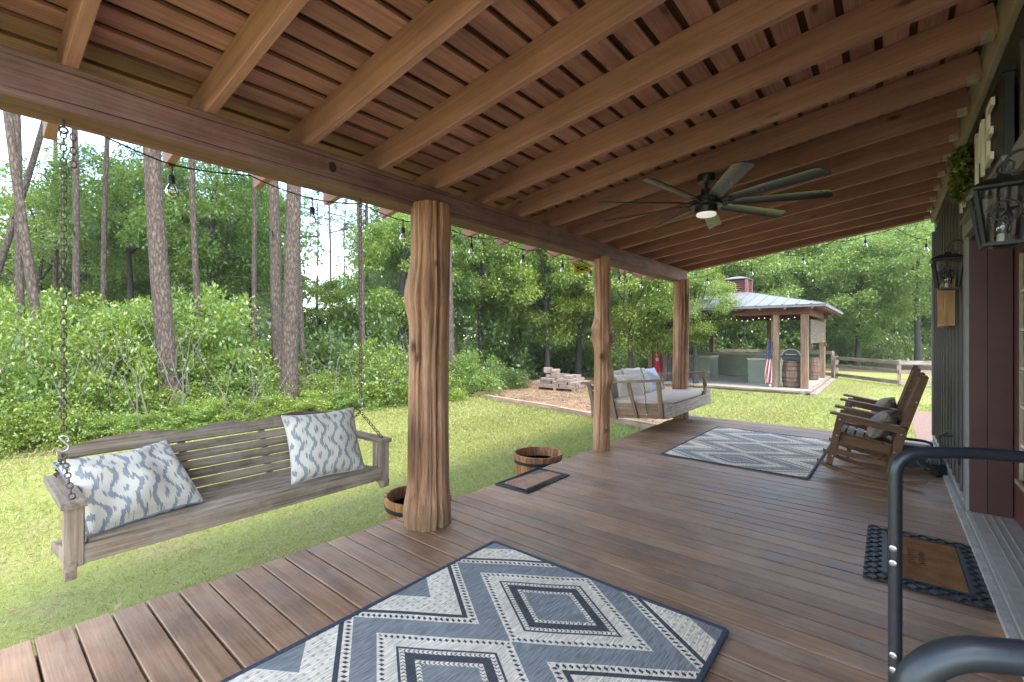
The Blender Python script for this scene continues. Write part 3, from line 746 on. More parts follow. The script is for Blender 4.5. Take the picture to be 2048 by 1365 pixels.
# ================================================================== CEILING FAN
m, t, b = newmat('emissive_opal_lens')
b.inputs['Base Color'].default_value = (.85, .82, .78, 1); b.inputs['Emission Color'].default_value = (1, .93, .84, 1); b.inputs['Emission Strength'].default_value = .07; MT['lens'] = m  # faint emission added to brighten the lens
fan = thing('ceiling_fan', 'black nine-bladed ceiling fan with a round white light', 'ceiling fan', (-1.15, 3.91, 2.47))
MT['blade'] = plain('fan_blade_satin_black', (.03, .031, .033), .3, 0, .01, 3)
zc = rz(-1.15) - 2.47
MB().lathe([(.0, zc), (.07, zc), (.07, zc - .05), (.066, zc - .062), (.0, zc - .062)], 28).build('canopy', MT['black'], fan, smooth=40)
MB().tube([(0, 0, .09), (0, 0, zc - .05)], .014, 12).build('downrod', MT['black'], fan, smooth=60)
MB().lathe([(.03, .12), (.04, .115), (.045, .07), (.085, .06), (.1, .045), (.1, .0), (.125, -.005), (.125, -.022), (.09, -.03), (.088, -.075), (.083, -.08), (0, -.08)], 36).build('motor_housing', MT['black'], fan, smooth=35)
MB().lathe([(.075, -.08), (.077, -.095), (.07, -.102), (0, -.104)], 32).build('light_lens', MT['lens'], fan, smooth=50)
rgm = MB()
for rr in (.155, .135): rgm.tube([(rr * math.cos(a), rr * math.sin(a), .0) for a in np.linspace(0, 2 * PI, 48, endpoint=False)], .004, 6, closed=True)
rgm.build('trim_ring', MT['black'], fan, smooth=60)
bl = MB(); prof = [(.2, .045), (.26, .052), (.5, .058), (.86, .062), (.885, .05)]
sec = []
for r_, hw in prof:
    for k in range(9):
        s = -1 + 2 * k / 8
        sec.append((r_ + (.02 * s if r_ > .85 else 0), hw * s, .010 * (1 - s * s) * .8))
nb = len(prof)
top = [(x, y, z + .003) for x, y, z in sec]; bot = [(x, y, z - .003) for x, y, z in sec]
fs = []
for i in range(nb - 1):
    for k in range(8):
        a = i * 9 + k; fs.append((a, a + 9, a + 10, a + 1)); o2 = nb * 9; fs.append((o2 + a, o2 + a + 1, o2 + a + 10, o2 + a + 9))
edge_ = [k for k in range(9)] + [i * 9 + 8 for i in range(1, nb)] + [(nb - 1) * 9 + k for k in range(7, -1, -1)] + [i * 9 for i in range(nb - 2, 0, -1)]
o2 = nb * 9
for a, e in zip(edge_, edge_[1:] + edge_[:1]): fs.append((a, e, o2 + e, o2 + a))
bl.add(top + bot, fs); blade_me = bl.mesh('blade', MT['blade'], 40)
br_ = MB().bar((.09, 0, 0), (.21, 0, 0), .05, .008).mesh('blade_bracket', MT['black'])
for k in range(9):
    a = R(-59 + 40 * k)
    o = obj('blade', blade_me, fan, rot=Euler((R(-15), 0, a)))
    obj('bracket', br_, o)

# ================================================================== STRING LIGHTS
def bulb_parts(root, x, y, z, s=1.0, tilt=(0, 0)):
    """z is the wire height at the bulb"""
    if 'string_bulb' not in bpy.data.meshes:
        sk = MB().box((0, 0, 0), (.03, .012, .014)); sk.tube([(0, 0, 0), (.003, 0, -.03), (0, 0, -.058)], .0045, 6)
        sk.lathe([(0, -.055), (.012, -.056), (.0165, -.066), (.0165, -.098), (.014, -.1), (0, -.1)], 12); sk.mesh('string_socket', MT['black'], 40)
        MB().lathe([(.011, -.098), (.0135, -.106), (.022, -.122), (.0265, -.138), (.024, -.156), (.014, -.168), (0, -.171)], 14).mesh('string_bulb', MT['bulb'], 60)
        MB().tube([(-.004, 0, -.104), (-.006, 0, -.13), (.006, 0, -.13), (.004, 0, -.104)], .0008, 4).mesh('string_filament', MT['zinc'])
    b = obj('bulb', bpy.data.meshes['string_bulb'], root, loc=(x, y, z), rot=(tilt[0], tilt[1], random.uniform(0, 3)), world=True)
    obj('socket', bpy.data.meshes['string_socket'], b); obj('filament', bpy.data.meshes['string_filament'], b)

def wire(pts, sag, n=8):
    out = []
    for i, (a, b) in enumerate(zip(pts[:-1], pts[1:])):
        a, b = Vector(a), Vector(b)
        for k in range(n):
            q = k / n; p = a.lerp(b, q); p.z -= sag[i] * 4 * q * (1 - q); out.append(p)
    out.append(Vector(pts[-1])); return out
s1 = thing('string_lights', 'black cord of bare bulbs hung along the porch beam over the lawn', 'string lights', (-2.92, 3.5, 2.2))
bx = -2.93
bulbY = [.714, 1.48, 2.21, 2.97, 3.73, 4.48, 5.13, 5.94, 6.70, 7.38]
wp = [(bx, .33, 2.385)]; sg = []
for i, yb in enumerate(bulbY):
    wp += [(bx, yb, 2.285)]; sg += [.012]
    if i < len(bulbY) - 1:
        wp += [(bx, (yb + bulbY[i + 1]) / 2, 2.335)]; sg += [.01]
wp += [(bx, 7.7, 2.33), (bx, 7.98, 2.36)]; sg += [.01, .02]
MB().tube(wire(wp, sg), .0042, 6).build('cord', MT['black'], s1, world=True, smooth=70)
for yb in bulbY: bulb_parts(s1, bx, yb, 2.285)
s2 = thing('string_lights', 'black cord of bare bulbs looped under the far end rafter', 'string lights', (-1.2, 8.13, 2.5))
ex = [-2.37, -1.69, -.98, -.236, .40]
ez = [2.43, 2.53, 2.63, 2.80, 2.66]
wp = [(-2.74, 8.13, 2.42)]; sg = []
for i, (x, z) in enumerate(zip(ex, ez)):
    wp.append((x, 8.13, z)); sg.append(.03)
    if i < len(ex) - 1: xm = (x + ex[i + 1]) / 2; wp.append((xm, 8.13, rz(xm) + .005)); sg.append(.015)
MB().tube(wire(wp, sg), .0042, 6).build('cord', MT['black'], s2, world=True, smooth=70)
for x, z in zip(ex, ez): bulb_parts(s2, x, 8.13, z)

# ================================================================== YELLOW NET FLOAT
yn = thing('net_lantern', 'small yellow wire net cylinder hanging from the porch beam', 'hanging basket', (-2.96, 4.97, 2.345))
ax_m = rotm(0, R(90), R(35))
nt = MB(); Rn = .062; Ln = .2
for k in range(8):
    for s in (1, -1):
        nt.tube([ax_m @ Vector((Rn * (1 - .25 * ((j / 10) ** 2)) * math.cos(2 * PI * k / 8 + s * j * .16), Rn * (1 - .25 * ((j / 10) ** 2)) * math.sin(2 * PI * k / 8 + s * j * .16), -Ln / 2 + Ln * j / 10)) for j in range(11)], .0038, 4)
for zz, rr in ((-Ln / 2, Rn), (Ln / 2, Rn * .75)):
    nt.tube([ax_m @ Vector((rr * math.cos(a), rr * math.sin(a), zz)) for a in np.linspace(0, 2 * PI, 20, endpoint=False)], .005, 5, closed=True)
nt.build('net', MT['yellow'], yn, smooth=60, loc=(0, 0, -.11))
MB().lathe([(0, -Ln / 2 - .002), (Rn * .9, -Ln / 2 - .002), (Rn * .9, -Ln / 2 + .006), (0, -Ln / 2 + .006)], 20, (0, 0, 0), ax_m).build('end_disc', MT['barrel'], yn, loc=(0, 0, -.11))
MB().lathe([(0, -Ln / 2 + .03), (.035, -Ln / 2 + .03), (.03, Ln / 2 - .02), (0, Ln / 2 - .02)], 14, (0, 0, 0), ax_m).build('inner_core', MT['black'], yn, loc=(0, 0, -.11), smooth=40)
MB().tube([(0, 0, .12), (0, 0, -.05)], .002, 5).build('cord', MT['black'], yn)

# ================================================================== CHAINS
def chain(p, q, parent, link=.036, wr=.0029, name='chain', world=True):
    p, q = Vector(p), Vector(q); d = q - p; n = max(2, int(d.length / (link * .80))); mb = MB()
    x = d.normalized(); u = Vector((0, 1, 0)) if abs(x.y) < .8 else Vector((1, 0, 0)); u = (u - x * u.dot(x)).normalized(); v = x.cross(u)
    for i in range(n):
        c = p + d * ((i + .5) / n); a, b = (u, v) if i % 2 == 0 else (v, u)
        h, w_ = link / 2 - wr, link * .27
        pts = []
        for k in range(12):
            an = 2 * PI * k / 12; cx, cy = math.cos(an), math.sin(an)
            pts.append(c + x * (max(-1, min(1, cx * 1.25)) * h) + a * (cy * w_))
        mb.tube(pts, wr, 5, closed=True)
    return mb.build(name, MT['iron'], parent, world=world, smooth=70)
def s_hook(c, parent, s=.017):
    c = Vector(c); pts = []
    for k in range(15):
        a = R(-40) + R(250) * k / 14; pts.append(c + Vector((.3 * s * math.cos(a), s * math.cos(a), s + s * math.sin(a))))
    for k in range(1, 15):
        a = R(90) - R(250) * k / 14; pts.append(c + Vector((.3 * s * math.cos(a), s * math.cos(a), -s + s * math.sin(a))))
    pts = pts[:11] + pts[15:]
    MB().tube(pts, .004, 6).build('s_hook', MT['zinc'], parent, world=True, smooth=70)

# ================================================================== BENCH SWING
sw = thing('bench_swing', 'weathered slatted wooden porch swing hung on chains over the lawn', 'swing', (-2.78, 1.01, .44))
XF, YA, YB = -2.50, .30, 1.73
W = MT['grey_wood']
zr = .443
plank('front_rail', (XF - .018, YA, zr + .052), (XF - .018, YB, zr + .052), .036, .076, W, sw, up=(0, 0, 1))
for i in range(5):
    x = XF - .062 - i * .088
    z = .528 - .008 * i
    plank('seat_slat', (x, YA + .035, z), (x, YB - .035, z), .076, .022, W, sw, up=(-.09, 0, 1))
# rails carrying the seat, with rounded ends that show below
def swing_leg(y):
    prof = [(0, .0), (.03, .035), (.40, -.05), (.42, -.09), (.10, -.045), (.05, -.075), (.015, -.10), (-.02, -.085), (-.03, -.05), (-.02, -.015)]
    m4 = Matrix.Translation((XF - .015, y, zr + .05)) @ Matrix(((-1, 0, 0, 0), (0, 0, 1, 0), (0, 1, 0, 0), (0, 0, 0, 1)))
    MB().prism(prof, .034, m4).build('seat_support', W, sw, world=True)
for y in (YA - .02, YB + .02): swing_leg(y)
# back: posts, slats, crest
bx0, bz0, bx1, bz1 = -2.93, .49, -3.12, .86
def backpt(k, y): return (bx0 + (bx1 - bx0) * k, y, bz0 + (bz1 - bz0) * k)
nrm = Vector((-(bz1 - bz0), 0, (bx1 - bx0))).normalized(); bdir = Vector((bx1 - bx0, 0, bz1 - bz0)).normalized()
for y in (YA + .06, YA + .50, YB - .50, YB - .06):
    a = Vector(backpt(-.12, y)) - Vector((.024, 0, .01)); e = Vector(backpt(.87, y)) - Vector((.024, 0, .01))
    plank('back_post', a, e, .034, .028, W, sw, up=(1, 0, .5))
for k in range(6):
    c = .06 + .128 * k
    a, e = backpt(c, YA + .02), backpt(c, YB - .02)
    plank('back_slat', a, e, .045, .018, W, sw, up=(1, 0, .5))
# scalloped crest board
cr = []; n = 48; L = YB - YA
for i in range(n + 1):
    s = i / n
    h = .026 + .046 * max(0, math.sin(PI * min(1, s / .40))) ** .8 * (s < .4) + .046 * max(0, math.sin(PI * min(1, (1 - s) / .40))) ** .8 * (s > .6) + .046 * max(0, math.sin(PI * (s - .36) / .28)) * (.36 < s < .64) 
    h = max(h, .03 if .05 < s < .95 else .022)
    cr.append((YA + L * s, h))
poly = [(YA, -.024), (YB, -.024)] + [(a, b_ - .01) for a, b_ in reversed(cr)]
o_ = Vector(backpt(.845, 0)); o_.y = 0
m4 = Matrix.Translation(o_) @ Matrix(((0, bdir.x, nrm.x, 0), (1, bdir.y, nrm.y, 0), (0, bdir.z, nrm.z, 0), (0, 0, 0, 1)))
MB().prism(poly, .022, m4).build('crest_board', MT['grey_wood_y'], sw, world=True)
# arms
for y, s in ((YA - .012, -1), (YB + .012, 1)):
    plank('arm', (XF + .02, y, .705), (-3.07, y, .70), .078, .026, W, sw)
    plank('arm_post', (XF - .012, y, zr + .01), (XF - .012, y, .692), .06, .034, W, sw, up=(1, 0, 0))
    plank('arm_post', (XF - .055, y - s * .02, zr + .0), (XF - .055, y - s * .02, .692), .034, .05, W, sw, up=(1, 0, 0))
    obj('bolt', MB().lathe([(0, 0), (.008, 0), (.007, .005), (0, .006)], 10).mesh('bolt', MT['iron'], 40), sw, loc=(XF - .055, y + s * .002, zr + .06), rot=(R(90) * (1 if s < 0 else -1), 0, 0), world=True)
    top = Vector((-2.78, y, 2.32)); hook = Vector((-2.78, y, .905))
    MB().tube([top + Vector((0, 0, .005)), top - Vector((0, 0, .03))], .005, 6).tube([top + Vector((0, .014 * math.cos(a), -.045 + .014 * math.sin(a))) for a in np.linspace(0, 2 * PI, 14, endpoint=False)], .0045, 5, closed=True).build('eye_bolt', MT['iron'], sw, world=True, smooth=60)
    chain(top - Vector((0, 0, .05)), hook + Vector((0, 0, .05)), sw)
    chain(top - Vector((0, -.03, .05)), top - Vector((0, -.032, .2)), sw)
    s_hook(hook, sw)
    chain(hook - Vector((0, 0, .045)), (XF - .03, y, .72), sw); chain(hook - Vector((0, 0, .045)), (-3.03, y, .71), sw)

# ================================================================== PILLOWS
def ikat():
    m, t, b = newmat('ikat_pillow_print')
    tc = nd(t, 'ShaderNodeTexCoord'); sx = nd(t, 'ShaderNodeSeparateXYZ', {0: tc.outputs['Object']})
    wv = nd(t, 'ShaderNodeMapping', {'Vector': tc.outputs['Object'], 'Scale': (150, 9, 9)})
    nz = nd(t, 'ShaderNodeTexNoise', {'Vector': wv.outputs[0], 'Scale': 1.0, 'Detail': 2})
    x = sx.outputs[0]; y = M(t, 'ADD', sx.outputs[1], M(t, 'MULTIPLY', M(t, 'SUBTRACT', nz.outputs['Fac'], .5), .085))
    P_, p_ = .135, .155
    col = M(t, 'FLOOR', M(t, 'ADD', M(t, 'DIVIDE', x, P_), 20)); par = M(t, 'MULTIPLY', M(t, 'MODULO', col, 2), .5)
    fx = M(t, 'ABSOLUTE', M(t, 'SUBTRACT', M(t, 'FRACT', M(t, 'ADD', M(t, 'DIVIDE', x, P_), 20)), .5))
    ph = M(t, 'ADD', M(t, 'DIVIDE', y, p_), par)
    ln = M(t, 'ADD', .26, M(t, 'MULTIPLY', M(t, 'COSINE', M(t, 'MULTIPLY', ph, 2 * PI)), .14))
    s1_ = M(t, 'LESS_THAN', M(t, 'ABSOLUTE', M(t, 'SUBTRACT', fx, ln)), .07)
    py = M(t, 'ABSOLUTE', M(t, 'SUBTRACT', M(t, 'FRACT', M(t, 'ADD', ph, 20.5)), .5))
    s2_ = M(t, 'LESS_THAN', M(t, 'ADD', M(t, 'POWER', M(t, 'DIVIDE', fx, .085), 2), M(t, 'POWER', M(t, 'DIVIDE', py, .12), 2)), 1)
    fxe = M(t, 'SUBTRACT', .5, fx); pye = M(t, 'SUBTRACT', .5, py)
    s3_ = M(t, 'LESS_THAN', M(t, 'ADD', M(t, 'POWER', M(t, 'DIVIDE', fxe, .07), 2), M(t, 'POWER', M(t, 'DIVIDE', pye, .11), 2)), 1)
    msk = M(t, 'MAXIMUM', s1_, M(t, 'MAXIMUM', s2_, s3_))
    c = mix(t, msk, (.55, .49, .395), mix(t, nz.outputs['Fac'], (.15, .162, .182), (.31, .315, .32)))
    fw = nd(t, 'ShaderNodeTexNoise', {'Vector': tc.outputs['Object'], 'Scale': 260, 'Detail': 2})
    t.links.new(c, b.inputs['Base Color']); b.inputs['Roughness'].default_value = .92; b.inputs['Specular IOR Level'].default_value = .15
    bp = nd(t, 'ShaderNodeBump', {'Height': fw.outputs['Fac'], 'Strength': .3, 'Distance': .003}); t.links.new(bp.outputs[0], b.inputs['Normal'])
    return m
MT['ikat'] = ikat()
def pillow_mesh(name, wd, ht, th, mat, seed=0, wr=.008, pinch=.10, slump=0.0):
    rs = np.random.default_rng(seed); n = 44
    u = np.linspace(-1, 1, n); U, V = np.meshgrid(u, u)
    U = np.sign(U) * np.abs(U) ** .85; V = np.sign(V) * np.abs(V) ** .85
    ex = wd / 2 * (1 - pinch * (1 - V ** 2) ** 1 * np.abs(U) ** 3 * .8 + .0); ey = ht / 2 * (1 - pinch * (1 - U ** 2) * np.abs(V) ** 3 * .8)
    X = U * ex; Y = V * ey
    prof = np.clip((1 - U ** 2) * (1 - V ** 2), 0, 1) ** .42
    wrn = np.zeros_like(U)
    for _ in range(12):
        a = rs.uniform(0, PI); f = rs.uniform(3, 9); p = rs.uniform(0, 6.28); cx, cy = rs.uniform(-1, 1, 2)
        wrn += np.sin((np.cos(a) * U + np.sin(a) * V) * f + p) * np.exp(-((U - cx) ** 2 + (V - cy) ** 2) * 2.0)
    edgew = (np.abs(U) ** 4 + np.abs(V) ** 4) * .5
    zt = th / 2 * prof + wr * wrn * prof + .006 * np.sin(U * 6 + seed) * edgew
    zb = -th / 2 * prof + wr * wrn * prof * .5 + .006 * np.sin(U * 6 + seed) * edgew
    Y = Y - slump * (1 - np.abs(U)) * (V > 0) * V
    A = np.stack([X, Y, zt], -1); B = np.stack([X, Y, zb], -1)
    vs = np.concatenate([A.reshape(-1, 3), B.reshape(-1, 3)]); fs = []; N = n * n
    for i in range(n - 1):
        for j in range(n - 1):
            a = i * n + j; fs.append((a, a + 1, a + n + 1, a + n)); fs.append((N + a, N + a + n, N + a + n + 1, N + a + 1))
    bd = [j for j in range(n)] + [i * n + n - 1 for i in range(1, n)] + [(n - 1) * n + j for j in range(n - 2, -1, -1)] + [i * n for i in range(n - 2, 0, -1)]
    for a, e in zip(bd, bd[1:] + bd[:1]): fs.append((a, N + a, N + e, e))
    me = bpy.data.meshes.new(name); me.from_pydata(vs.tolist(), [], fs); me.update(); me.materials.append(mat)
    me.polygons.foreach_set('use_smooth', [True] * len(me.polygons))
    return me, [tuple((A.reshape(-1, 3)[k] + B.reshape(-1, 3)[k]) / 2) for k in bd]
def pillow(label, c, right, up, wd, ht, th, mat, seed, group=None, piping=None, **kw):
    right = Vector(right).normalized(); up = Vector(up); up = (up - right * up.dot(right)).normalized(); nn = right.cross(up)
    me, bd = pillow_mesh('throw_pillow', wd, ht, th, mat, seed, **kw)
    o = obj('throw_pillow', me, loc=c, rot=Matrix((right, up, nn)).transposed().to_euler())
    tag(o, label, 'pillow', group)
    MB().tube(bd, .0045, 5, closed=True).build('piping', piping or mat, o, smooth=70)
    return o
MT['pipe'] = plain('slate_piping', (.2, .23, .28), .9)
pillow('blue ikat pillow lying crumpled against the near end of the bench swing', (-2.80, .53, .672), (-.18, .98, .04), (-.72, -.25, .58), .45, .45, .2, MT['ikat'], 5, 'ikat pillows on the bench swing', MT['pipe'], wr=.014, slump=.05)
pillow('blue ikat pillow standing upright at the far end of the bench swing', (-2.675, 1.43, .715), (.12, .99, 0), (-.42, .06, .9), .44, .41, .19, MT['ikat'], 9, 'ikat pillows on the bench swing', MT['cush'], wr=.006)
# ================================================================== DAYBED SWING
TB = R(-5.0)
db = thing('daybed_swing', 'hanging daybed swing with beige mattress at the far end of the deck', 'daybed swing', (-2.90, 7.14, .20), (0, 0, 0))
dbt = db   # local frame: x to the house, y along the porch; tilted about y
db.rotation_euler = (0, TB, 0)
DW, DL = .57, 1.0     # half depth, half length
WB = MT['bed_wood']
# front board with raised ears
fb = [(-DL, 0), (DL, 0), (DL, .24), (DL - .10, .27), (DL - .16, .265), (DL - .26, .165), (-DL + .26, .165), (-DL + .20, .21), (-DL + .02, .225), (-DL, .215)]
m4 = Matrix.Translation((DW, 0, 0)) @ Matrix(((0, 0, 1, 0), (1, 0, 0, 0), (0, 1, 0, 0), (0, 0, 0, 1)))
MB().prism(fb, .04, m4).build('front_board', MT['bed_wood_y'], db)
plank('back_board', (-DW, -DL, .1), (-DW, DL, .1), .04, .2, MT['bed_wood'], db, world=False)
for s in (-1, 1):
    plank('end_board', (-DW + .02, s * (DL - .02), .105), (DW - .022, s * (DL - .02), .105), .036, .21, WB, db, world=False)
    plank('arm', (-DW - .14, s * DL, .525), (DW + .03, s * DL, .525), .085, .032, WB, db, world=False)
    for x0, x1, wd in ((DW - .075, DW - .06, .06), (.12, .06, .05), (-.20, -.26, .06), (-DW + .05, -DW - .02, .06)):
        plank('arm_post', (x0 + .02 if wd > .055 else x0 + .03, s * (DL + .012), -.02 if x0 < -.1 and x0 > -.4 else .01), (x1, s * (DL + .002), .51), .036, wd, WB, db, up=(1, 0, 0), world=False)
    for x in (DW - .055,): obj('bolt', MB().lathe([(0, 0), (.014, 0), (.011, .007), (0, .009)], 10).mesh('bolt', MT['zinc'], 40), db, loc=(.30, s * (DL + .004), .055), rot=(R(90) * (1 if s < 0 else -1), 0, 0))
for y in np.linspace(-DL + .1, DL - .1, 9): plank('bed_slat', (-DW + .02, y, .12), (DW - .02, y, .12), .08, .02, WB, db, world=False)
for k in range(3):
    plank('back_rail', (-DW + .01 - .02 * k, -DL + .04, .27 + .085 * k), (-DW + .01 - .02 * k, DL - .04, .27 + .085 * k), .06, .02, WB, db, up=(1, 0, .3), world=False)
# mattress
def soft_box(name, hx, hy, hz, mat, seed, r=.06, amp=.006):
    rs = np.random.default_rng(seed); nu, nv = 60, 30
    th = np.linspace(0, 2 * PI, nu, endpoint=False); ph = np.linspace(-PI / 2, PI / 2, nv)
    T, Pp = np.meshgrid(th, ph); e = .22
    f = lambda a, e: np.sign(a) * np.abs(a) ** e
    X = hx * f(np.cos(Pp), .35) * f(np.cos(T), e); Y = hy * f(np.cos(Pp), .35) * f(np.sin(T), e); Z = hz * f(np.sin(Pp), .6)
    for _ in range(10):
        a, p, q = rs.uniform(2, 9, 3); Z += amp * np.sin(X * a + p) * np.sin(Y * q + a); 
    return grid_mesh(name, np.stack([X, Y, Z], -1), mat, closed_u=True)
obj('mattress', soft_box('mattress', DW - .035, DL - .045, .078, MT['mattress'], 3), db, loc=(0, 0, .205))
# the mattress skirt bulges over the front board
def wpt(x, y, z): return db.matrix_basis @ Vector((x, y, z))
for s in (-1, 1):
    y = 7.14 + s * (DL + .01)
    top = Vector((-2.95, y - .03 * s, 2.455)); hk = Vector((-2.95, y, 1.60))
    # chain lengths are parts of the swing; given in its own frame
    inv = db.matrix_basis.inverted()
    def lc(p): return inv @ Vector(p)
    chain(lc(top), lc(hk), db, world=False)
    chain(lc(hk), Vector((.31, s * DL, .55)), db, world=False); chain(lc(hk), Vector((-.5, s * DL, .55)), db, world=False)
    chain(Vector((.31, s * (DL + .03), .51)), Vector((.315, s * (DL + .03), .08)), db, world=False, link=.036)
    MB().tube([lc(top + Vector((0, 0, .04))), lc(top)], .005, 6).tube([lc(top + Vector((0, .016 * math.cos(a), -.012 + .016 * math.sin(a)))) for a in np.linspace(0, 2 * PI, 14, endpoint=False)], .0045, 5, closed=True).build('eye_bolt', MT['iron'], db, smooth=60)
# pillows on the daybed
PG = 'pillows on the daybed swing'
def dp(label, y, x, z, yaw, lean, wd, ht, mat, seed):
    c = wpt(x, y, z); rv = Vector((math.sin(yaw), math.cos(yaw), 0)); up = Vector((-math.cos(yaw) * math.sin(lean), math.sin(yaw) * math.sin(lean), math.cos(lean)))
    return pillow(label, c, rv, up, wd, ht, .15, mat, seed, PG, None, wr=.008)
dp('white pillow nearest the knotty post on the daybed swing', -.62, -.10, .43, R(40), R(28), .44, .40, MT['cush'], 21)
dp('beige pillow behind the white one nearest the knotty post on the daybed', -.80, -.34, .45, R(25), R(20), .46, .42, MT['cush2'], 22)
dp('tan pillow peeking out in the middle of the daybed backrest', -.36, -.42, .47, R(8), R(18), .46, .44, MT['cush2'], 23)
dp('tall cream pillow crossed by the chain in the middle of the daybed', -.06, -.22, .47, R(24), R(26), .48, .46, MT['cush'], 24)
dp('cream pillow tucked behind the pale grey one on the daybed', .28, -.40, .47, R(6), R(18), .46, .44, MT['cush'], 25)
dp('pale blue-grey pillow farthest along the daybed swing', .40, -.20, .45, R(16), R(30), .50, .46, MT['cush3'], 26)

# ================================================================== ROCKING CHAIRS
def rocker(label, y):
    t_ = thing('rocking_chair', label, 'rocking chair', (0, y, 0), (0, 0, 0), 'brown rocking chairs on the deck')
    Wc = MT['chair']; hw = .275
    arc = [(-.545, .112), (-.46, .075), (-.36, .043), (-.24, .018), (-.12, .004), (0, 0), (.10, .006), (.19, .026), (.265, .056)]
    up_ = [(x, z + .036) for x, z in arc]; up_[-1] = (.285, .085)
    poly = arc + up_[::-1]
    xz = Matrix(((1, 0, 0, 0), (0, 0, -1, 0), (0, 1, 0, 0), (0, 0, 0, 1)))
    for s in (-1, 1):
        MB().prism(poly, .038, Matrix.Translation((0, s * hw, 0)) @ xz).build('rocker', Wc, t_)
        sy = s * (hw - .002)
        MB().prism([(-.478, .095), (-.425, .085), (-.325, .585), (-.385, .595)], .034, Matrix.Translation((0, sy - s * .036, 0)) @ xz).build('front_leg', Wc, t_)
        MB().prism([(-.03, .035), (.035, .03), (.145, .50), (.290, 1.005), (.277, 1.028), (.237, 1.022), (.085, .525)], .032, Matrix.Translation((0, sy - s * .036, 0)) @ xz).build('back_post', Wc, t_)
        a = MB().bar((-.435, s * (hw - .005), .627), (.13, s * (hw - .02), .532), .105, .022, ch=.004); a.build('arm', Wc, t_)
        MB().bar((-.34, s * (hw - .038), .575), (.09, s * (hw - .038), .505), .022, .055).build('arm_apron', Wc, t_)
        MB().bar((-.37, s * (hw - .062), .375), (.02, s * (hw - .062), .305), .022, .085).build('seat_rail', Wc, t_)
        MB().bar((-.39, s * (hw - .038), .245), (-.01, s * (hw - .038), .175), .022, .048).build('stretcher', Wc, t_)
        for (bx_, bz_) in ((-.385, .40), (-.42, .19), (-.36, .56), (.10, .47), (.05, .30), (.01, .12), (.205, .78)):
            obj('bolt', bpy.data.meshes.get('chair_bolt') or MB().lathe([(0, 0), (.0065, 0), (.005, .003), (0, .0035)], 10).mesh('chair_bolt', MT['zinc'], 40), t_, loc=(bx_ - .0, s * (hw - .0215), bz_), rot=(R(90) * (1 if s < 0 else -1), 0, 0))
    for k in range(6):
        q = k / 5; x = -.355 + .36 * q; z = .432 - .068 * q
        MB().bar((x, -hw + .05, z), (x, hw - .05, z), .062, .018, up=(.18, 0, 1), ch=.003).build('seat_slat', Wc, t_)
    MB().bar((-.405, -hw + .03, .385), (-.405, hw - .03, .385), .022, .075, up=(-.18, 0, 1)).build('front_apron', Wc, t_)
    for k in range(5):
        yy = (-2 + k) * .092
        MB().bar((.045, yy, .36), (.243, yy, .985), .078, .016, up=(1, 0, -.3), ch=.003).build('back_slat', Wc, t_)
    for (x, z) in ((.075, .40), (.248, .95)):
        MB().bar((x + .012, -hw + .04, z), (x + .012, hw - .04, z), .055, .02, up=(1, 0, -.3)).build('back_rail', Wc, t_)
    return t_
rocker('brown slatted rocking chair nearest the camera', 5.775)
rocker('brown slatted rocking chair behind the nearer one', 7.02)
for y, lab, sd_ in ((5.80, 'taupe cushion on the nearer rocking chair', 31), (7.02, 'taupe cushion on the farther rocking chair', 32)):
    pillow(lab, (-.035, y, .512), (0.15, 1, 0), (.5, 0, .85), .38, .30, .19, MT['taupe'], sd_, 'taupe cushions on the rocking chairs', wr=.006)
# small slatted side table between the chairs
st = thing('side_table', 'low brown oval slatted side table between the two rocking chairs', 'side table', (-.20, 6.42, 0))
for k in range(5):
    x = -.17 + .085 * k; hl = .2 * math.sqrt(1 - (x / .235) ** 2) + .02
    MB().bar((x, -hl, .41), (x, hl, .41), .078, .02, ch=.003).build('top_slat', MT['chair'], st)
for sx in (-1, 1):
    for sy in (-1, 1): MB().bar((sx * .14, sy * .12, 0), (sx * .12, sy * .11, .40), .045, .028, up=(1, 0, 0)).build('leg', MT['chair'], st)
    MB().bar((sx * .13, -.13, .37), (sx * .13, .13, .37), .02, .05).build('apron', MT['chair'], st)
MB().bar((-.13, 0, .16), (.13, 0, .16), .045, .02).build('stretcher', MT['chair'], st)

# ================================================================== PORTABLE SPEAKER
sp = thing('speaker', 'black portable speaker with two teal-ringed woofers by the wall', 'speaker', (.215, 6.40, 0), (0, 0, R(-12)))
MB().prism([(-.21, .02), (-.17, 0), (.17, 0), (.21, .02), (.21, .15), (.18, .205), (.10, .235), (-.10, .235), (-.18, .205), (-.21, .15)], .17, Matrix.Translation((0, 0, .004)) @ Matrix(((1, 0, 0, 0), (0, 0, 1, 0), (0, 1, 0, 0), (0, 0, 0, 1)))).build('cabinet', MT['rubber'], sp)
fy = rotm(R(90), 0, 0); MT['cone'] = plain('woofer_cone_grey', (.05, .055, .06), .45, 0, .1, 30)
for x in (-.135, .135):
    MB().lathe([(.098, 0), (.098, .02), (.088, .026), (.082, .02), (.078, .006), (.035, -.012), (.03, .0), (0, .006)], 30, (x, -.085, .112), fy).build('woofer', MT['cone'], sp, smooth=35)
    MB().tube([(x + .083 * math.cos(a), -.112, .112 + .083 * math.sin(a)) for a in np.linspace(0, 2 * PI, 40, endpoint=False)], .0028, 6, closed=True).build('light_ring', MT['cyan'], sp, smooth=60)
    MB().bar((x - .014, -.098, .096), (x, -.098, .132), .003, .004).bar((x + .014, -.098, .096), (x, -.098, .132), .003, .004).build('emblem', MT['cyan'], sp)
MB().tube([(-.15, 0, .21), (-.14, 0, .275), (-.08, 0, .29), (.08, 0, .29), (.14, 0, .275), (.15, 0, .21)], .014, 8).build('handle', MT['rubber'], sp, smooth=50)
MB().box((0, -.086, .16), (.09, .008, .05)).build('control_panel', MT['black'], sp)
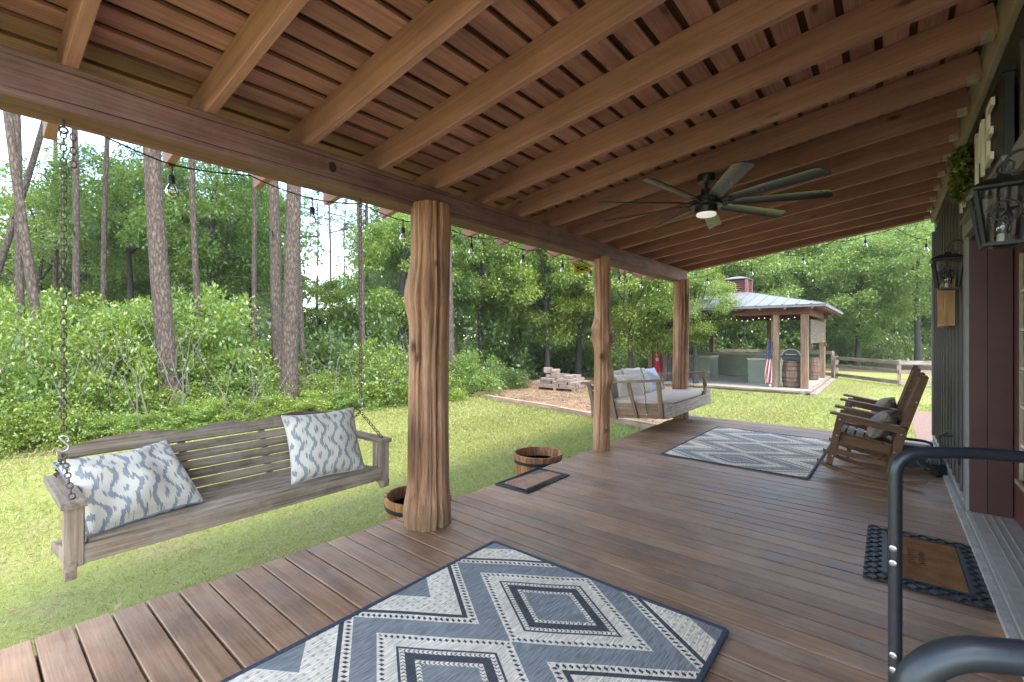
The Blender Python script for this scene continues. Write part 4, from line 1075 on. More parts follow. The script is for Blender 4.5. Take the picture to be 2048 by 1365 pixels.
wg = tag(MB().box((0, 0, .055), (.13, .11, .045), rotm(R(38), 0, 0)).box((0, .04, .02), (.1, .03, .04)).build('solar_lamp', MT['rubber'], loc=(.405, 6.12, .006), rot=(0, 0, R(35))), 'small black tilted box beside the speaker at the wall foot', 'lamp')

# ================================================================== WALL LANTERNS
def lantern(label, y):
    t_ = thing('wall_lantern', label, 'lantern', (.366, y, 1.745), (0, 0, 0), 'black star lanterns beside the door'); t_.scale = (.92, .92, .92)
    K = MT['black']; hb, ht_, H_ = .062, .092, .235
    def cpt(sx, sy, k): r_ = hb + (ht_ - hb) * k; return Vector((sx * r_, sy * r_, H_ * k + .01))
    fr = MB()
    MB().box((0, 0, .005), (.135, .135, .014)).lathe([(.045, -.008), (.06, -.002), (.06, 0)], 4, (0, 0, 0), rotm(0, 0, R(45))).build('base', K, t_)
    for sx in (-1, 1):
        for sy in (-1, 1): MB().bar(cpt(sx, sy, 0), cpt(sx, sy, 1), .014, .014, up=(1, 1, 0)).build('corner_bar', K, t_)
    a, b_ = hb, ht_
    MB().lathe([(.135, .238), (.155, .245), (.158, .255), (.128, .272), (.07, .295), (.035, .30), (.025, .315), (0, .32)], 4, (0, 0, 0), rotm(0, 0, R(45))).build('roof', K, t_)
    for q in range(4):
        rm = rotm(0, 0, q * PI / 2)
        s = MB()
        f = lambda x, k: rm @ Vector((x, -(hb + (ht_ - hb) * k) + .001, H_ * k + .01))
        g = MB().add([f(-hb, 0), f(hb, 0), f(ht_, 1), f(-ht_, 1)], [(0, 1, 2, 3)])
        g.build('pane', MT['glass'], t_)
        c = f(0, .56); up_ = (f(0, 1) - f(0, 0)).normalized(); rt = rm @ Vector((1, 0, 0)); nn = rt.cross(up_)
        for p0, p1 in ((f(0, 0), f(0, .32)), (f(0, .8), f(0, 1)), (f(-hb * 1.25, .56), f(-.044, .56)), (f(.044, .56), f(hb * 1.25, .56))):
            s.bar(p0 - nn * .0 , p1, .006, .005, up=nn)
        s.tube([c + (rt * math.cos(an) + up_ * math.sin(an)) * .045 for an in np.linspace(0, 2 * PI, 28, endpoint=False)], .0045, 6, closed=True)
        sp_ = []
        for k in range(10):
            rr = .043 if k % 2 == 0 else .0165; an = R(90) + k * PI / 5; sp_.append(c + (rt * math.cos(an) + up_ * math.sin(an)) * rr)
        ctr = c + nn * .008; bk = c - nn * .002
        vs = sp_ + [ctr, bk]; fs = [(k, (k + 1) % 10, 10) for k in range(10)] + [((k + 1) % 10, k, 11) for k in range(10)]
        s.add(vs, fs); s.build('star_ornament', K, t_)
    MB().lathe([(.012, .02), (.02, .03), (.028, .07), (.03, .1), (.02, .13), (0, .14)], 16).build('globe', MT['bulb'], t_, smooth=60)
    MB().lathe([(.02, .015), (.02, .05), (.014, .055)], 14).build('bulb_socket', MT['white'], t_, smooth=40)
    sc2 = []
    for k in range(26):
        q = k / 25; a2 = PI * 1.05 * q
        sc2.append((.055 - .055 * math.cos(a2) if q < 2 else 0, 0, .33 + .085 * math.sin(a2)))
    MB().tube(sc2, .006, 6).tube([(.0 + .018 * math.cos(a), 0, .338 + .018 * math.sin(a)) for a in np.linspace(0, 2 * PI, 14, endpoint=False)], .0045, 5, closed=True).bar((.0, 0, .322), (.118, 0, .330), .014, .012).tube([(.03, 0, .33), (.035, .0, .365), (.02, 0, .38), (.008, 0, .37)], .005, 6).build('scroll_arm', K, t_, smooth=50)
    MB().box((.1105, 0, .3), (.018, .075, .17), None, .0).build('back_plate', K, t_)
    return t_
lantern('black star lantern on the wall at the top right, nearest the camera', 2.72)
lantern('smaller-looking black star lantern on the wall beyond the door', 4.93)

# ================================================================== HOME SIGN
sg_ = thing('letter_sign', 'black signboard over the door with cream letters and leafy wreath', 'sign', (.43, 3.80, 2.20))
MB().box((0, 0, .19), (.03, 1.52, .38)).build('board', MT['black'], sg_)
MB().box((-.004, 0, -.012), (.044, 1.54, .022)).build('lower_edge', MT['trim'], sg_)
MB().box((-.004, 0, .392), (.044, 1.54, .022)).build('upper_edge', MT['black'], sg_)
def letter(ch, y):
    L = MB(); hh, ww, st_, dx = .15, .11, .036, -.031
    def s(y0, z0, y1, z1, w_=st_): L.bar((dx, y0, z0), (dx, y1, z1), w_, .014, up=(1, 0, 0))
    # reading direction seen from the porch runs toward -Y
    if ch == 'M':
        s(.11, -hh, .11, hh); s(-.11, -hh, -.11, hh); s(.105, hh - .015, 0, -.04); s(-.105, hh - .015, 0, -.04)
    if ch == 'E':
        s(.075, -hh, .075, hh); s(.075, hh - .018, -.08, hh - .018); s(.075, 0, -.055, 0); s(.075, -hh + .018, -.08, -hh + .018)
    if ch == 'H':
        s(.09, -hh, .09, hh); s(-.09, -hh, -.09, hh); s(.09, 0, -.09, 0)
    # shift each overlapping bar slightly so that no two faces share a plane
    vs = []
    for i in range(0, len(L.v), 8):
        off = -.0015 * (i // 8); vs += [(x + off, a, c) for x, a, c in L.v[i:i + 8]]
    L.v = vs
    L.build('letter_' + ch.lower(), MT['cream'], sg_, loc=(0, y, .19))
letter('E', -.52); letter('M', -.18); letter('H', .56)
MT['wreath'] = leafmat('boxwood_leaf', [(.03, .05, .008), (.08, .11, .015), (.2, .21, .04)], .25, .4, 6)
rs = np.random.default_rng(12); nL = 2600
an = rs.uniform(0, 2 * PI, nL); ph = rs.uniform(0, 2 * PI, nL); rr = .052 * np.sqrt(rs.uniform(.4, 1.15, nL))
cy = (.115 + rr * np.cos(ph)) * np.cos(an); cz = (.115 + rr * np.cos(ph)) * np.sin(an); cx = -.06 + rr * np.sin(ph) * 1.0
C = np.stack([cx, cy, cz], -1)
def leaf_quads(C, size, rs, ratio=.5, up=.4, dirs=None, fold=.12):
    n = len(C)
    d = rs.normal(size=(n, 3)) if dirs is None else dirs + rs.normal(size=(n, 3)) * .45
    d /= np.linalg.norm(d, axis=1, keepdims=True)
    nr = rs.normal(size=(n, 3)); nr[:, 2] = np.abs(nr[:, 2]) + up * 2; nr -= d * (nr * d).sum(1, keepdims=True); nr /= np.linalg.norm(nr, axis=1, keepdims=True)
    s = np.cross(nr, d); sz = (size * rs.uniform(.65, 1.3, n))[:, None]
    a = C; b = C + d * sz * .48 + s * sz * ratio * .5 + nr * sz * fold; c = C + d * sz; e = C + d * sz * .48 - s * sz * ratio * .5 + nr * sz * fold
    return np.stack([a, b, c, e], 1)
obj('wreath', quads_mesh('wreath', leaf_quads(C, .028, rs, .6), MT['wreath']), sg_, loc=(0, .20, .19))

# wooden frame on the wall
wf = thing('picture_frame', 'honey-brown wooden box frame hung on the battened wall', 'frame', (.44, 5.85, 1.47))
for nm, p0, p1, ww in (('frame_side', (-.02, -.40, 0), (-.02, -.40, .40), .04), ('frame_side', (-.02, .40, 0), (-.02, .40, .40), .04), ('frame_rail', (-.02, -.382, .016), (-.02, .382, .016), .03), ('frame_rail', (-.02, -.382, .384), (-.02, .382, .384), .03)):
    MB().bar(p0, p1, ww, .06, up=(1, 0, 0)).build(nm, MT['oak'], wf)
MB().box((.0, 0, .2), (.01, .76, .36)).build('backing', MT['oak'], wf)
MB().box((-.012, -.05, .2), (.012, .3, .16)).build('cream_panel', MT['cream'], wf)

# ================================================================== FOREGROUND METAL RACK
rk = thing('metal_rack', 'charcoal tubular metal rack with rounded hoop ends, lower right foreground', 'rack', (.17, .95, 0))
def hoop(y, dy, wx):
    x0, x1 = .014, .014 + wx; r_ = .05; zt = 1.112; pts = []
    for z in np.linspace(.0, zt - r_, 12): pts.append((x0, z))
    for k in range(1, 9): a = PI - PI / 2 * k / 8; pts.append((x0 + r_ + r_ * math.cos(a), zt - r_ + r_ * math.sin(a)))
    for q in np.linspace(0.06, .94, 8): pts.append((x0 + r_ + (wx - 2 * r_) * q, zt + .004 * math.sin(PI * q)))
    for k in range(0, 9): a = PI / 2 - PI / 2 * k / 8; pts.append((x1 - r_ + r_ * math.cos(a), zt - r_ + r_ * math.sin(a)))
    for z in np.linspace(zt - r_ - .03, 0, 12): pts.append((x1, z))
    P3 = [(x, y + dy * (x - x0) / wx, z) for x, z in pts]
    return MB().tube(P3, .0128, 14)
for y, dy, wx in ((1.346, .135, .27), (.51, .12, .27)):
    hoop(y, dy, wx).build('hoop_end', MT['rack'], rk, world=True, smooth=60)
for z in (.18, .66):
    MB().bar((.014, .53, z), (.014, 1.33, z), .03, .004, up=(1, 0, 0)).build('side_rail', MT['rack'], rk, world=True) if z < .3 else None
    MB().bar((.284, .65, z), (.284, 1.46, z), .03, .004, up=(1, 0, 0)).build('side_rail', MT['rack'], rk, world=True) if z < .3 else None
MT['boltrack'] = plain('rack_bolt_zinc', (.5, .48, .45), .3, .9, .1, 50)
for z in (.895, .862, .655, .622):
    c = Vector((.0135, 1.346, z)); d = (Vector((0, 0, 1.37)) - c); d.z = 0; d.normalize()
    d = Vector((-.25, -.97, 0)).normalized()
    mm_ = d.to_track_quat('Z', 'Y').to_matrix()
    MB().lathe([(0, .011), (.0075, .0112), (.0072, .0145), (.004, .016), (.0032, .0145), (0, .0145)], 14, c, mm_).build('bolt', MT['boltrack'], rk, world=True, smooth=40)

# ================================================================== HALF-BARREL PLANTERS
def planter(label, x, y, r, h, zt):
    t_ = thing('barrel_planter', label, 'planter', (x, y, G), (0, 0, 0), 'half-barrel planters below the deck edge')
    H_ = zt - G; n = 18
    for k in range(n):
        a0 = 2 * PI * k / n + .008; a1 = 2 * PI * (k + 1) / n - .008; v = []
        for z in (0, H_):
            ro = r * (.80 + .20 * z / H_)
            for rr_ in (ro, ro - .022):
                for a in (a0, (a0 + a1) / 2, a1): v.append((rr_ * math.cos(a), rr_ * math.sin(a), z + (random.uniform(-.004, .004) if z > 0 else 0)))
        f = [(0, 1, 7, 6), (1, 2, 8, 7), (4, 3, 9, 10), (5, 4, 10, 11), (0, 6, 9, 3), (2, 5, 11, 8), (6, 7, 10, 9), (7, 8, 11, 10), (0, 3, 4, 1), (1, 4, 5, 2)]
        MB().add(v, f).build('stave', MT['planter'], t_)
    for z in (.12, H_ - .10):
        ro = r * (.80 + .20 * z / H_) + .002
        MB().lathe([(ro, z), (ro + .004, z + .001), (ro + .006 + .0, z + .034), (ro + .002, z + .035), (ro, z)], 40).build('hoop', MT['black'], t_, smooth=40)
    MB().lathe([(0, .05), (r * .78, .05), (r * .78, .02), (0, .02)], 24).build('bottom', MT['planter'], t_)
    MB().lathe([(0, H_ - .25), (r * .5, H_ - .26), (r * .86, H_ - .245)], 24).build('soil', MT['woodfloor'], t_)
    gq = leaf_quads(np.array([[.02 * i, .03 * i - .03, H_ - .25] for i in range(4)]), .26, np.random.default_rng(3), .03, 0, np.array([[.3, -.2, 1.]] * 4))
    obj('straw', quads_mesh('straw', gq, MT['straw']), t_)
MT['straw'] = plain('dry_straw', (.45, .4, .2), .9)
planter('half-barrel planter at the deck edge beside the small pile mat', -3.13, 4.27, .285, .5, .035)
planter('half-barrel planter half hidden behind the thick log post', -3.10, 2.50, .285, .5, .03)
# ================================================================== YARD
# landscape timbers
for lab, a, e in (('landscape timber edging running from the deck to the straw bed', (-3.2, 8.45), (-6.1, 9.2)), ('second landscape timber continuing the edging to the shrubs', (-6.12, 9.205), (-9.0, 9.75))):
    p, q = Vector((a[0], a[1], G + .075)), Vector((e[0], e[1], G + .06)); x = (q - p).normalized()
    o = plank('landscape_timber', p, q, .12, .17, MT['timber']); tag(o, lab, 'timber', 'edging timbers')
# pallet of pavers
pl = thing('paver_pallet', 'pallet stacked with weathered paving blocks at the edge of the woods', 'pallet', (-8.75, 13.4, G), (0, 0, R(4)))
for i in range(6): MB().box((0, -.5 + .2 * i, .105), (1.5, .13, .022)).build('deck_slat', MT['timber'], pl)
for x in (-.7, 0, .7): MB().box((x, 0, .047), (.09, 1.15, .092)).build('runner', MT['timber'], pl)
bme_ = MB().box((0, 0, 0), (.30, .20, .098), None, .012).mesh('paver', MT['paver'])
r_ = random.Random(9); z = .117
for lay, (nx, ny) in enumerate(((5, 5), (5, 5), (4, 5), (3, 4))):
    for i in range(nx):
        for j in range(ny):
            if lay == 3 and r_.random() < .2: continue
            x = (i - (nx - 1) / 2) * .31 - (.28 if lay == 4 else .06 * lay * (1 if i % 2 else -1) * .3) + r_.uniform(-.02, .02)
            obj('paver', bme_, pl, loc=(x, (j - (ny - 1) / 2) * .215 + r_.uniform(-.012, .012), z + .05 + r_.uniform(0, .004)), rot=(0, 0, r_.uniform(-.09, .09)))
    z += .1005
obj('paver', bme_, pl, loc=(-.42, -.28, z + .15), rot=(R(88), 0, .3)); obj('paver', bme_, pl, loc=(-.12, -.3, z + .055), rot=(0, 0, .4)); obj('paver', bme_, pl, loc=(-.12, -.3, z + .155), rot=(0, 0, .7))

# ------------------------------------------------------------------ pavilion
pv = thing('pavilion', 'open timber cookout pavilion with grey metal hip roof and red cupola', 'pavilion', (-4.7, 20.4, G))
PX0, PX1, PY0, PY1, FZ = -7.35, -2.1, 17.7, 23.2, -.33
def pbox(name, x0, x1, y0, y1, z0, z1, mat, ch=0): return MB().box(((x0 + x1) / 2, (y0 + y1) / 2, (z0 + z1) / 2), (x1 - x0, y1 - y0, z1 - z0)).build(name, mat, pv, world=True)
pbox('floor_slab', -7.9, -1.95, 17.0, 23.7, G - .05, FZ, MT['conc'])
for yy_ in range(5): plank('step_board', (-1.92 + .0, 16.85 + .0 + 1.38 * yy_, FZ - .02), (-1.92, 16.85 + 1.38 * (yy_ + 1) - .02, FZ - .02), .14, .06, MT['fence'], pv); plank('step_board', (-1.76, 16.7 + 1.38 * yy_, FZ - .075), (-1.76, 16.7 + 1.38 * (yy_ + 1) - .02, FZ - .075), .16, .06, MT['fence'], pv)
for k in range(3): plank('step_board', (-2.1 - 1.9 * k, 16.93, FZ - .03), (-2.1 - 1.9 * (k + 1) + .02, 16.93, FZ - .03), .14, .06, MT['fence'], pv)
EZ = 2.13
MT['tail'] = plain('pale_red_rafter_tail', (.30, .13, .12), .6, 0, .12, 6)
def ppost(x, y, s=.2, s2=None): pbox('post', x - s / 2, x + s / 2, y - (s2 or s) / 2, y + (s2 or s) / 2, FZ, EZ, MT['pav_wood'])
for x, y in ((PX1, PY0), (PX1 + .0, PY0 + .24), (-2.92, PY0), (PX0, PY0), (PX0 + .62, PY0), (-6.98, PY0 + .35), (PX1, PY1), (PX1, PY1 - .24), (PX0, PY1), (PX0 + .8, PY1), (-4.1, PY1), (PX0, 20.4)): ppost(x, y, .20 if y == PY0 and x == PX1 else .17)
for p0, p1 in (((PX0 - .2, PY0, EZ + .13), (PX1 + .2, PY0, EZ + .13)), ((PX0 - .2, PY1, EZ + .13), (PX1 + .2, PY1, EZ + .13))): plank('tie_beam', p0, p1, .10, .26, MT['pav_beam'], pv)
for x in (PX0, PX1): plank('tie_beam', (x, PY0 + .06, EZ + .125), (x, PY1 - .06, EZ + .125), .10, .25, MT['pav_beam'], pv)
# hip roof
ex0, ex1, ey0, ey1, ez = -8.1, -1.45, 16.95, 23.95, 2.42
pk = Vector((-4.75, 20.45, 3.28)); crn = [Vector((ex0, ey0, ez)), Vector((ex1, ey0, ez)), Vector((ex1, ey1, ez)), Vector((ex0, ey1, ez))]
for k in range(4):
    a, e = crn[k], crn[(k + 1) % 4]; u_ = (e - a)
    nn = u_.cross(pk - a).normalized()
    MB().add([a, e, pk, a - nn * .03, e - nn * .03, pk - nn * .03], [(0, 1, 2), (5, 4, 3), (0, 3, 4, 1)]).build('roof_panel', MT['roofmetal'], pv, world=True)
    n = 17
    for i in range(1, n):
        q = i / n; st_ = a + u_ * q; kk = (1 - abs(2 * q - 1)); topp = st_ + ((pk - (a + e) / 2)) * kk
        if (topp - st_).length > .3 and k in (0, 1): MB().bar(st_ + nn * .012, topp + nn * .012, .045, .03, up=nn).build('standing_seam', MT['roofmetal'], pv, world=True)
    nr = 9 if k in (0, 2) else 11
    for i in range(nr):
        q = (i + .5) / nr; st_ = a + u_ * q; inn = ((a + e) / 2 + (pk - (a + e) / 2) * .35) - (a + e) / 2
        MB().bar(st_ - nn * .095 + inn * .01, st_ - nn * .095 + inn * min(.75, 2.2 * (1 - abs(2 * q - 1))), .05, .12, up=nn).build('rafter_tail', MT['tail'], pv, world=True)
    inn = ((pk - (a + e) / 2)).normalized()
    MB().bar(a - nn * .06 + inn * .0, e - nn * .06, .03, .05, up=(0, 0, 1)).build('eave_trim', MT['roofmetal'], pv, world=True)
# cupola
cb = thing_part('cupola', pv)
def cbox(name, x0, x1, y0, y1, z0, z1, mat): return MB().box(((x0 + x1) / 2, (y0 + y1) / 2, (z0 + z1) / 2), (x1 - x0, y1 - y0, z1 - z0)).build(name, mat, cb, world=True)
cx_, cy_, cr_ = -4.75, 20.45, .40; cz0, cz1 = 2.98, 3.72
for sx in (-1, 1):
    for sy in (-1, 1): cbox('cupola_post', cx_ + sx * cr_ - .05, cx_ + sx * cr_ + .05, cy_ + sy * cr_ - .05, cy_ + sy * cr_ + .05, cz0, cz1, MT['redwood'])
for k in range(7):
    z = cz0 + .12 + .088 * k
    for s in (-1, 1):
        MB().box((cx_, cy_ + s * (cr_ - .01), z), (cr_ * 1.8, .075, .02), rotm(s * R(35), 0, 0)).build('louvre', MT['redwood'], cb, world=True)
        MB().box((cx_ + s * (cr_ - .01), cy_, z), (.075, cr_ * 1.8, .02), rotm(0, -s * R(35), 0)).build('louvre', MT['redwood'], cb, world=True)
MB().lathe([(.66, cz1), (.67, cz1 + .03), (.25, cz1 + .13), (0, cz1 + .16)], 4, (cx_, cy_, 0), rotm(0, 0, R(45))).build('cupola_cap', MT['roofmetal'], cb, world=True)
cbox('cupola_core', cx_ - .3, cx_ + .3, cy_ - .3, cy_ + .3, cz0, cz1 - .02, MT['pav_beam'])
MT['signwood'] = wood('weathered_sign_wood', (.05, .032, .022), (.11, .075, .05), (.2, .145, .1), rough=.85, knots=.3, wear=(.30, .23, .14), wear_amt=.15, wear_scale=4)
# wooden sign board on the right side
for k in range(4): plank('sign_board', (PX1 + .13, PY0 + .25, 1.27 + .20 * k), (PX1 + .13, PY1 - .75, 1.27 + .20 * k), .03, .198, MT['signwood'], pv, up=(0, 0, 1))
for y in (PY0 + .3, PY1 - .8): pbox('sign_bracket', PX1 + .1, PX1 + .2, y - .05, y + .05, 1.0, 1.16, MT['pav_beam'])
# block counters
def counter(label, x0, x1, y0, y1, z1):
    t_ = thing('counter', label, 'counter', ((x0 + x1) / 2, (y0 + y1) / 2, FZ))
    MB().box(((x0 + x1) / 2, (y0 + y1) / 2, (z1 - .07 + FZ) / 2), (x1 - x0, y1 - y0, z1 - .07 - FZ)).build('block_wall', MT['block'], t_, world=True)
    MB().box(((x0 + x1) / 2, (y0 + y1) / 2, z1 - .033), (x1 - x0 + .06, y1 - y0 + .06, .07), None, .008).build('counter_top', MT['conc'], t_, world=True)
counter('grey-green block counter at the front right of the pavilion', -3.98, -2.95, 18.6, 20.2, .60)
counter('grey-green block counter at the left inside the pavilion', -6.95, -5.65, 19.6, 20.9, .60)
counter('long dark counter along the back of the pavilion', -6.9, -3.2, 22.1, 22.8, .66)
# barrels
def wbarrel(label, x, y, z0, s=1.0):
    t_ = thing('whiskey_barrel', label, 'barrel', (x, y, z0), (0, 0, random.uniform(0, 3)), 'whiskey barrels in the pavilion'); H_ = .90 * s; n = 16
    def rad(z): q = z / H_ * 2 - 1; return (.30 - .055 * q * q) * s
    for k in range(n):
        a0 = 2 * PI * k / n + .006; a1 = 2 * PI * (k + 1) / n - .006; v = []; zs = np.linspace(0, H_, 6)
        for z in zs:
            for a in (a0, a1): v.append((rad(z) * math.cos(a), rad(z) * math.sin(a), z))
        v2 = [(x_ * .92, y_ * .92, z_) for x_, y_, z_ in v]; N_ = len(v)
        f = [(2 * i, 2 * i + 1, 2 * i + 3, 2 * i + 2) for i in range(5)] + [(0, 2 * 5, N_ + 10, N_)] + [(11, 1, N_ + 1, N_ + 11)] + [(10, 11, N_ + 11, N_ + 10)]
        MB().add(v + v2, f).build('stave', MT['barrel'], t_)
    for z in (.04, .2, .34, .58, .72, .85):
        z *= s; MB().lathe([(rad(z) + .001, z - .018), (rad(z) + .006, z - .017), (rad(z) + .006, z + .017), (rad(z) + .001, z + .018)], 28).build('hoop', MT['iron'], t_, smooth=40)
    MB().lathe([(0, H_ - .03), (rad(H_) * .93, H_ - .03), (rad(H_) * .93, H_ - .06), (0, H_ - .06)], 20).build('barrel_head', MT['barrel'], t_)
wbarrel('whiskey barrel under the domed grill at the pavilion corner', -2.50, 17.98, FZ)
wbarrel('whiskey barrel below the wooden sign inside the pavilion', -2.35, 21.6, FZ)
wbarrel('whiskey barrel by the red flag at the left end of the pavilion', -6.4, 18.6, FZ)
gr = thing('grill', 'small black domed grill standing on the corner barrel', 'grill', (-2.50, 18.0, FZ + .9))
MB().box((0, 0, .1), (.52, .36, .16), None, .02).build('firebox', MT['black'], gr)
MB().lathe([(0, .0), (.02, 0), (.02, .1), (0, .1)], 8, (.1, 0, -.02)).lathe([(0, .0), (.02, 0), (.02, .1), (0, .1)], 8, (-.1, 0, -.02)).build('foot', MT['black'], gr)
hd = []
for i in range(10):
    a = PI * i / 9; hd.append((.27 * math.cos(a), .22 * math.sin(a)))
MB().prism(hd, .35, Matrix.Translation((0, 0, .185)) @ Matrix(((1, 0, 0, 0), (0, 0, 1, 0), (0, 1, 0, 0), (0, 0, 0, 1)))).build('hood', MT['black'], gr, smooth=40)
MB().tube([(-.16, -.18, .22), (-.16, -.215, .22), (.16, -.215, .22), (.16, -.18, .22)], .012, 6).build('handle', MT['zinc'], gr, smooth=50)
hr = []
for i in range(10):
    a = PI * i / 9; hr.append((.268 * math.cos(a), -.178, .185 + .218 * math.sin(a)))
MB().tube(hr, .012, 6).build('hood_rim', MT['zinc'], gr, smooth=50)
ps = thing('string_lights', 'row of tiny white bulbs strung along the pavilion eave beam', 'string lights', (-4.7, 17.6, 2.0))
pw = []
for i in range(49):
    q = i / 48; pw.append((-6.6 + 4.3 * q, 17.78, 2.09 - .10 * abs(math.sin(q * PI * 4))))
MB().tube(pw, .004, 4).build('cord', MT['black'], ps, world=True)
m, t, b = newmat('tiny_lit_bulb'); b.inputs['Base Color'].default_value = (.8, .78, .7, 1); b.inputs['Emission Color'].default_value = (1, .9, .75, 1); b.inputs['Emission Strength'].default_value = .12
bme_2 = MB().lathe([(0, -.022), (.018, -.01), (.018, .01), (0, .022)], 6).mesh('tiny_bulb', m)
for p in pw[1::2]: obj('bulb', bme_2, ps, loc=(p[0], p[1], p[2] - .03), world=True)
# flags
def flagcloth(name, mat, parent, z0, z1, w0, w1, seed):
    n, mm = 30, 26; P = np.zeros((n, mm, 3)); u = np.linspace(0, 1, mm)
    for i in range(n):
        q = i / (n - 1); wd = w0 + (w1 - w0) * q ** .8
        P[i, :, 0] = (u - .5) * wd + .02 * np.sin(q * 3 + seed); P[i, :, 1] = .06 * (q + .25) * np.sin(u * 15 + q * 2.5 + seed); P[i, :, 2] = z0 + (z1 - z0) * q + .09 * q * np.abs(u - .45) * -1.6 + .02 * np.sin(u * 9)
    me = grid_mesh(name, P, mat)
    uv = me.uv_layers.new(name='UVMap'); co = []
    for p in me.polygons:
        for li in p.loop_indices:
            vi = me.loops[li].vertex_index; co += [(vi % mm) / (mm - 1), (vi // mm) / (n - 1)]
    uv.data.foreach_set('uv', co)
    return obj(name, me, parent)
m, t, b = newmat('stars_and_stripes_cloth')
uvn = nd(t, 'ShaderNodeTexCoord'); sx = nd(t, 'ShaderNodeSeparateXYZ', {0: uvn.outputs['UV']}); U_, V_ = sx.outputs[0], sx.outputs[1]
stp = M(t, 'GREATER_THAN', M(t, 'FRACT', M(t, 'ADD', M(t, 'MULTIPLY', U_, 6.5), M(t, 'MULTIPLY', V_, 2.2))), .5)
c = mix(t, stp, (.42, .02, .03), (.72, .68, .64))
ca = M(t, 'ABSOLUTE', M(t, 'SUBTRACT', M(t, 'FRACT', M(t, 'MULTIPLY', U_, 5)), .5)); cbn = M(t, 'ABSOLUTE', M(t, 'SUBTRACT', M(t, 'FRACT', M(t, 'MULTIPLY', V_, 24)), .5))
star = M(t, 'LESS_THAN', M(t, 'ADD', ca, cbn), .2)
cant = mix(t, star, (.02, .035, .11), (.72, .7, .68))
c = mix(t, M(t, 'LESS_THAN', V_, .46), c, cant)
t.links.new(c, b.inputs['Base Color']); b.inputs['Roughness'].default_value = .85; MT['usflag'] = m
m, t, b = newmat('red_flag_with_gold_emblem')
uvn = nd(t, 'ShaderNodeTexCoord'); sx = nd(t, 'ShaderNodeSeparateXYZ', {0: uvn.outputs['UV']}); U_, V_ = sx.outputs[0], sx.outputs[1]
def spot(cu, cv_, ru, rv): return M(t, 'LESS_THAN', M(t, 'ADD', M(t, 'POWER', M(t, 'DIVIDE', M(t, 'SUBTRACT', U_, cu), ru), 2), M(t, 'POWER', M(t, 'DIVIDE', M(t, 'SUBTRACT', V_, cv_), rv), 2)), 1)
c = mix(t, spot(.5, .42, .2, .05), (.36, .012, .02), (.55, .32, .04)); c = mix(t, spot(.5, .52, .28, .045), c, (.4, .36, .34)); c = mix(t, spot(.5, .88, .3, .04), c, (.6, .5, .45))
t.links.new(c, b.inputs['Base Color']); b.inputs['Roughness'].default_value = .85; MT['redflag'] = m
fl = thing('flag', 'limp stars and stripes flag hanging by the pavilion post', 'flag', (-3.12, 17.5, FZ), (0, 0, R(35)))
flagcloth('cloth', MT['usflag'], fl, 1.62, .18, .05, .25, 1)
MB().tube([(.06, .12, 1.2), (-.02, -.02, 1.66)], .012, 6).build('pole', MT['timber'], fl); MB().lathe([(0, 0), (.03, .01), (.035, .05), (0, .1)], 10, (.06, 0, .02)).build('finial', MT['white'], fl, smooth=50)
fr_ = thing('flag', 'limp red flag with gold emblem at the left end of the pavilion', 'flag', (-6.98, 17.45, FZ), (0, 0, R(35)))
flagcloth('cloth', MT['redflag'], fr_, 1.70, .05, .05, .36, 4)
MB().tube([(0, .1, 1.3), (0, -.02, 1.74)], .012, 6).build('pole', MT['timber'], fr_)
# ------------------------------------------------------------------ fence
def fence(label, pts, h=.98):
    t_ = thing('rail_fence', label, 'fence', (pts[0][0], pts[0][1], G))
    for i, (x, y) in enumerate(pts):
        MB().box((x, y, G + h / 2), (.12, .12, h)).build('post', MT['fence_post'], t_, world=True)
        if i:
            a = Vector((*pts[i - 1], 0)); e = Vector((x, y, 0))
            for zz in (.16, .55, h - .09): plank('rail', a + Vector((0, -.08, G + zz + random.uniform(-.015, .015))), e + Vector((0, -.08, G + zz + random.uniform(-.015, .015))), .04, .14, MT['fence'], t_)
MT['fence_post'] = wood('fence_post_wood', (.2, .13, .095), (.34, .235, .18), (.46, .36, .3), axis=2, rough=.85, knots=.3)
fence('weathered three-rail fence between the pavilion and the house', [(-1.75, 25.0), (.34, 22.2), (2.6, 22.9), (4.9, 23.6)])
fence('dark three-rail fence behind the pavilion counters', [(-9.6, 27.4), (-7.4, 27.0), (-5.2, 26.6), (-3.4, 26.0), (-1.9, 25.1)], 1.2)
# ================================================================== VEGETATION
MT['leaf_near'] = leafmat('bright_shrub_leaf', [(.045, .085, .01), (.125, .195, .02), (.235, .31, .034), (.34, .39, .06)], .42, .45, .8)
MT['leaf_mid'] = leafmat('oak_leaf', [(.04, .085, .013), (.10, .175, .024), (.185, .28, .04), (.27, .35, .062)], .46, .45, .5)
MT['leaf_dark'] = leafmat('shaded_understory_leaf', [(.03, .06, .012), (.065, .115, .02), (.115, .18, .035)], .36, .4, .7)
MT['leaf_far'] = leafmat('far_wood_leaf', [(.045, .09, .024), (.10, .165, .042), (.18, .255, .07)], .46, .5, .25)
MT['needle'] = leafmat('pine_needle', [(.03, .055, .015), (.06, .095, .025), (.09, .13, .04)], .2, .4, 1.0)
MT['grass'] = leafmat('grass_blade', [(.18, .175, .038), (.23, .24, .045), (.275, .285, .058), (.36, .32, .13)], .3, .5, .6)
